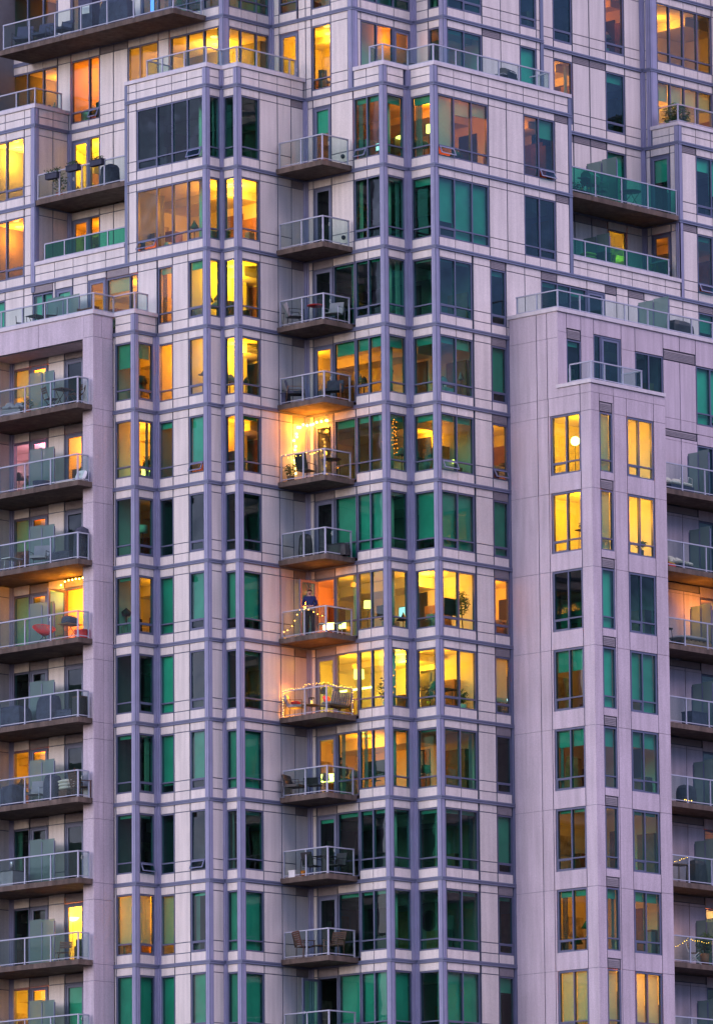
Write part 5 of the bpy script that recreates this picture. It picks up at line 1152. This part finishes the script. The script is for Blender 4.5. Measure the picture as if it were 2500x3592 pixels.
b_.lathe([(.1, 0), (.1, 2.2)], 0, 0, 12); item('led_column', 'column wound with a glowing light strip in the brightest living room', 'light column', (4.95, -4.45, 32.5), 0, [('column', b_, 'crfab'), ('light_strip', a, 'bulbI')])
a = MB(); a.box(-.45, .45, 0, .03, 0, .06); b_ = MB(); b_.box(-.45, .45, .03, .06, -.02, .08)
item('strip_light', 'cool white strip light under the cream blind beside the concrete block', 'strip light', (9.45, -5.72, 33.28), 0, [('tube', a, 'neon'), ('housing', b_, 'white')])
a = MB(); a.tube([(0, -.5, 0), (0, .5, 0)], .035, 8); b_ = MB(); b_.box(-.03, .03, -.52, .52, .035, .06)
for y, lab in ((-.4, 'left half of the glowing tube light in the brightest living room'), (-1.7, 'right half of the glowing tube light in the brightest living room')): item('tube_light', lab, 'tube light', (7.2, y + .9, 34.0), 0, [('tube', a, 'bulb'), ('housing', b_, 'white')])
floor_lamp('small lit candle lamp by the tilted window of the floor with the gold lit balcony', (7.07, -5.6, 41.15), .75, 'drum', 'shade', .07, .12)
floor_lamp('lit white globe floor lamp in the top window of the concrete block', (10.6, -8.38, 41.15), 1.53, 'globe', 'bulb', .17)
floor_lamp('glaring lit bowl floor lamp inside the balcony door beside the dark wooden chair', (-.2, 6.83, 23.7), 1.8, 'bowl', 'bulb', .24)
floor_lamp('lit white lamp behind the plant in the yellow corner room', (.1, 3.25, 41.15), .7, 'drum', 'shade', .2, .35)
pot('spiky plant silhouette in the yellow corner room', (-.1, 2.95, 41.15), .12, .5, 'white', .2, .55, 60, .13, 85)
floor_lamp('unlit pale drum shade lamp in the dark corner room below the amber lit corner', (-.15, 3.2, 38.26), 1.45, 'drum', 'crfab', .18, .28)
a, b_ = MB(), MB(); a.lathe([(.38, -.02), (.38, .02), (.34, .025), (.34, -.02)], 0, 0, 28); b_.lathe([(1e-3, .0), (.34, .0)], 0, 0, 28)
T_ = Matrix.Rotation(math.radians(-90), 4, 'Y')
for m_ in (a, b_): m_.v = [tuple(T_ @ Vector(v)) for v in m_.v]
item('round_mirror', 'big dark round mirror inside the second floor from the bottom', 'mirror', (6.9, -4.27, 25.12), 0, [('rim', a, 'black'), ('disc', b_, 'black')])
tv('wide dark television in the amber living room of the person indoors', (5.6, -2.9, 30.35), 'x', 1.0, .62)
picture('tall framed print on the wall of the amber living room of the person indoors', (7., -3.82, 30.45), 'x', .4, .95)
a = MB(); a.box(-.45, .45, 0, .05, 0, .28); b_ = MB(); b_.box(-.47, .47, .05, .3, -.02, .3); item('hood_light', 'glowing kitchen light behind the person indoors', 'kitchen light', (5.9, -.05, 30.5), -70, [('glow', a, 'bulb'), ('hood', b_, 'white')])
a = MB(); a.box(-.45, .45, 0, .05, 0, .22); b_ = MB(); b_.box(-.47, .47, .05, .3, -.02, .24); item('hood_light', 'glaring kitchen light behind the standing man', 'kitchen light', (5.4, -1.1, 36.0), -70, [('glow', a, 'bulb'), ('hood', b_, 'white')])
table('dark standing desk in the yellow window below the globe lamp', (10.35, -9.15, 38.2), 0, .4, 1.05, 'black', True)
pot('small plant on the desk in the yellow window below the globe lamp', (10.3, -8.9, 39.25), .06, .1, 'black', .13, .2, 70, .05, 86)
pot('spiky plant low in the right yellow window of the concrete block', (12.6, -9.75, 38.2), .1, .5, 'black', .2, .35, 60, .1, 87)
tv('blue white lit screen in the window above the long top balcony', (2.2, 5.0, 59.7), 'x', .22, .6, 'blue', False)
# ---- people ----
def skin_mesh(name, joints, bones, m, parent, lv=2):
    me = bpy.data.meshes.new(name); me.from_pydata([j[0] for j in joints], bones, []); o = bpy.data.objects.new(name, me); COL.objects.link(o)
    sk_ = o.modifiers.new('skin', 'SKIN'); sk_.use_smooth_shade = True
    if not me.skin_vertices: me.attributes
    for v, j in zip(me.skin_vertices[0].data, joints): v.radius = j[1] if isinstance(j[1], tuple) else (j[1], j[1])
    me.skin_vertices[0].data[0].use_root = True
    sb = o.modifiers.new('sub', 'SUBSURF'); sb.levels = lv; sb.render_levels = lv
    dg = bpy.context.evaluated_depsgraph_get(); nm = bpy.data.meshes.new_from_object(o.evaluated_get(dg)); COL.objects.unlink(o); bpy.data.objects.remove(o)
    nm.materials.clear(); nm.materials.append(M[m])
    for p_ in nm.polygons: p_.use_smooth = True
    n_ = bpy.data.objects.new(name, nm); COL.objects.link(n_); n_.parent = parent; return n_
def person(label, loc, rz, shirt, trous, hair, hands='front'):
    t = thing('person', label, 'person', loc, math.radians(rz))
    J = [((0, 0, .96), (.13, .10)), ((0, 0, 1.14), (.125, .09)), ((0, .01, 1.33), (.135, .10)), ((0, .0, 1.465), .058), ((0, -.015, 1.525), (.062, .075)), ((0, -.02, 1.60), (.074, .09)), ((0, -.01, 1.68), (.055, .065))]
    Bn = [(0, 1), (1, 2), (2, 3), (3, 4), (4, 5), (5, 6)]
    def ch(root, pts):
        p_ = root
        for q_ in pts: J.append(q_); Bn.append((p_, len(J) - 1)); p_ = len(J) - 1
        return p_
    for s in (-1, 1):
        ch(0, [((s * .09, 0, .88), .09), ((s * .10, -.015, .50), .06), ((s * .105, .01, .1), .042), ((s * .11, -.12, .04), .038)])
        if hands == 'front': pts = [((s * .18, 0, 1.40), .052), ((s * .245, .03, 1.16), .043), ((s * .10, -.20, 1.07), .028), ((s * .045, -.26, 1.05), (.034, .02))]
        else: pts = [((s * .18, 0, 1.40), .052), ((s * .25, .03, 1.15), .043), ((s * .22, -.16, 1.02), .028), ((s * .20, -.24, 1.02), (.034, .02))]
        w_ = ch(2, pts); px, py, pz = J[w_][0]
        for f_ in range(4): ch(w_, [((px - s * (.02 + .012 * f_), py - .045, pz + .012 - .012 * f_), .009), ((px - s * (.035 + .008 * f_), py - .05 + .012 * f_, pz - .012 - .012 * f_), .008)])
        ch(w_, [((px - s * .01, py + .01, pz + .045), .010), ((px - s * .035, py - .01, pz + .05), .009)])
    skin_mesh('body', J, Bn, 'skin', t)
    S_ = [((0, 0, .93), (.15, .12)), ((0, 0, 1.14), (.145, .11)), ((0, .01, 1.33), (.15, .12)), ((0, .0, 1.465), (.085, .075))]; SB = [(0, 1), (1, 2), (2, 3)]
    for s in (-1, 1):
        w_ = [((s * .18, 0, 1.40), .07), ((s * .247, .03, 1.16), .058), ((s * .125, -.165, 1.085), .042) if hands == 'front' else ((s * .225, -.13, 1.04), .042)]
        i = len(S_); S_ += w_; SB += [(2, i), (i, i + 1), (i + 1, i + 2)]
    skin_mesh('shirt', S_, SB, shirt, t)
    S_ = [((0, 0, .98), (.145, .115)), ((0, 0, .9), (.15, .12))]; SB = [(0, 1)]
    for s in (-1, 1): i = len(S_); S_ += [((s * .092, 0, .82), .105), ((s * .103, -.015, .50), .078), ((s * .107, .01, .09), .06)]; SB += [(1, i), (i, i + 1), (i + 1, i + 2)]
    skin_mesh('trousers', S_, SB, trous, t)
    h_ = MB(); n = 14
    for j in range(6):
        for k in range(n):
            def P_(jj, kk):
                a = math.radians(-8 + jj * 16.5); b2 = 2 * math.pi * kk / n; r_ = math.cos(a)
                y = .10 * r_ * math.sin(b2); front = math.sin(b2) < -.3 and jj < 2
                return (.088 * r_ * math.cos(b2), -.012 + (y if not front else y * .8), 1.615 + .10 * math.sin(a) + (.035 if front else 0))
            h_.face([P_(j, k), P_(j, k + 1), P_(j + 1, k + 1), P_(j + 1, k)], 0, True)
    h_.build('hair', M[hair], t, local=True)
    f_ = MB()
    f_.ball((0, -.108, 1.585), .014, 6); f_.build('nose', M['skin'], t, local=True)
    e_ = MB()
    for s in (-1, 1): e_.ball((s * .03, -.098, 1.61), .009, 6)
    e_.build('eyes', M['black'], t, local=True)
    bd = MB(); bd.ball((0, -.078, 1.535), .037, 8, 0, .8); bd.build('beard', M[hair], t, local=True)
    mo = MB(); mo.box(-.025, .025, -.122, -.112, 1.548, 1.556); mo.build('mouth', M['red'], t, local=True)
    for s in (-1, 1): er = MB(); er.ball((s * .082, .0, 1.595), .022, 6, 0, 1.3); er.build('ear', M['skin'], t, local=True)
    for s in (-1, 1): sh = MB(); sh.box(s * .105 - .045, s * .105 + .045, -.17, .06, 0, .07); sh.build('shoe', M['black'], t, local=True)
    return t
person('bearded man in a blue shirt standing at the balcony rail with hands together', (3.12, -2.07, zf(7)), -52, 'shirt', 'trous', 'hair')
person('person in dark clothes standing indoors beside the glowing kitchen light', (5.75, -1.08, Z[9] + .205), 160, 'black', 'black', 'hair', 'side')
GROUPS = {}
for o in bpy.data.objects:
    if o.parent is None and 'category' in o: GROUPS.setdefault(o.name.split('.')[0], []).append(o)
PL = {'string_lights': 'strings of lights', 'potted_plant': 'potted plants', 'apartment_building': 'joined wings of the apartment tower', 'person': 'people', 'planter_box': 'planter boxes on railings', 'patio_table': 'balcony tables', 'storage_box': 'storage boxes on the balconies'}
for n_, L_ in GROUPS.items():
    if len(L_) > 1:
        for o in L_: o['group'] = PL.get(n_, n_.replace('_', ' ') + 's of the flats')
# ------------------------------------------------------------------ sky, sun, camera
wd = bpy.data.worlds.new('World'); scene.world = wd; wd.use_nodes = True
n, l = wd.node_tree.nodes, wd.node_tree.links; n.clear()
out = n.new('ShaderNodeOutputWorld'); bg = n.new('ShaderNodeBackground'); sk = n.new('ShaderNodeTexSky')
sk.sky_type = 'NISHITA'; sk.sun_disc = False; sk.sun_elevation = math.radians(14.0); sk.sun_rotation = math.radians(-84); sk.air_density = 1.2; sk.dust_density = 4.; sk.ozone_density = 3.
mx = n.new('ShaderNodeMix'); mx.data_type = 'RGBA'; mx.blend_type = 'MULTIPLY'; mx.inputs[0].default_value = 1
l.new(sk.outputs[0], mx.inputs[6]); mx.inputs[7].default_value = (.72, .79, 1.30, 1)
tc = n.new('ShaderNodeTexCoord'); mpn = n.new('ShaderNodeMapping'); mpn.inputs['Scale'].default_value = (2.2, 2.2, 7.)
cn = n.new('ShaderNodeTexNoise'); cn.inputs['Scale'].default_value = 2.4; cn.inputs['Detail'].default_value = 6; cn.inputs['Roughness'].default_value = .55
mr = n.new('ShaderNodeMapRange'); mr.inputs[1].default_value = .32; mr.inputs[2].default_value = .68; mr.inputs[3].default_value = .45; mr.inputs[4].default_value = 1.55
vs = n.new('ShaderNodeVectorMath'); vs.operation = 'SCALE'
l.new(tc.outputs['Generated'], mpn.inputs[0]); l.new(mpn.outputs[0], cn.inputs['Vector']); l.new(cn.outputs[0], mr.inputs[0]); l.new(mx.outputs[2], vs.inputs[0]); l.new(mr.outputs[0], vs.inputs['Scale'])
l.new(vs.outputs[0], bg.inputs[0]); bg.inputs[1].default_value = .138; l.new(bg.outputs[0], out.inputs[0])
sd = bpy.data.lights.new('sun', 'SUN'); sd.energy = 1.65; sd.angle = math.radians(60); sd.color = (1, .76, .86)
so = bpy.data.objects.new('sun', sd); COL.objects.link(so)
so.rotation_euler = Vector((-.26, .66, -.92)).to_track_quat('-Z', 'Y').to_euler()
cd = bpy.data.cameras.new('camera'); cam = bpy.data.objects.new('camera', cd); COL.objects.link(cam); scene.camera = cam
yaw, pit, rol, f = 0.7577055, 0.1711270, -0.0084449, 22635.8
fw = Vector((math.cos(yaw) * math.cos(pit), math.sin(yaw) * math.cos(pit), math.sin(pit))); r = Vector((math.sin(yaw), -math.cos(yaw), 0)); u = r.cross(fw)
c_, s_ = math.cos(rol), math.sin(rol)
rr, uu = c_ * r + s_ * u, -s_ * r + c_ * u
m3 = Matrix((rr, uu, -fw)).transposed(); cam.matrix_world = Matrix.Translation((-163.5189, -162.0894, 0)) @ m3.to_4x4()
cd.sensor_fit = 'VERTICAL'; cd.sensor_height = 36; cd.lens = 36 * f / 3592; cd.clip_end = 5000; cd.clip_start = 1
scene.view_settings.view_transform = 'Standard'; scene.view_settings.look = 'None'; scene.view_settings.exposure = .92; scene.view_settings.gamma = 1
scene.render.engine = 'CYCLES'
cy = scene.cycles; cy.use_denoising = True; cy.max_bounces = 8; cy.diffuse_bounces = 4; cy.glossy_bounces = 3; cy.transparent_max_bounces = 24; cy.transmission_bounces = 6
cy.sample_clamp_indirect = 6; cy.caustics_reflective = False; cy.caustics_refractive = False
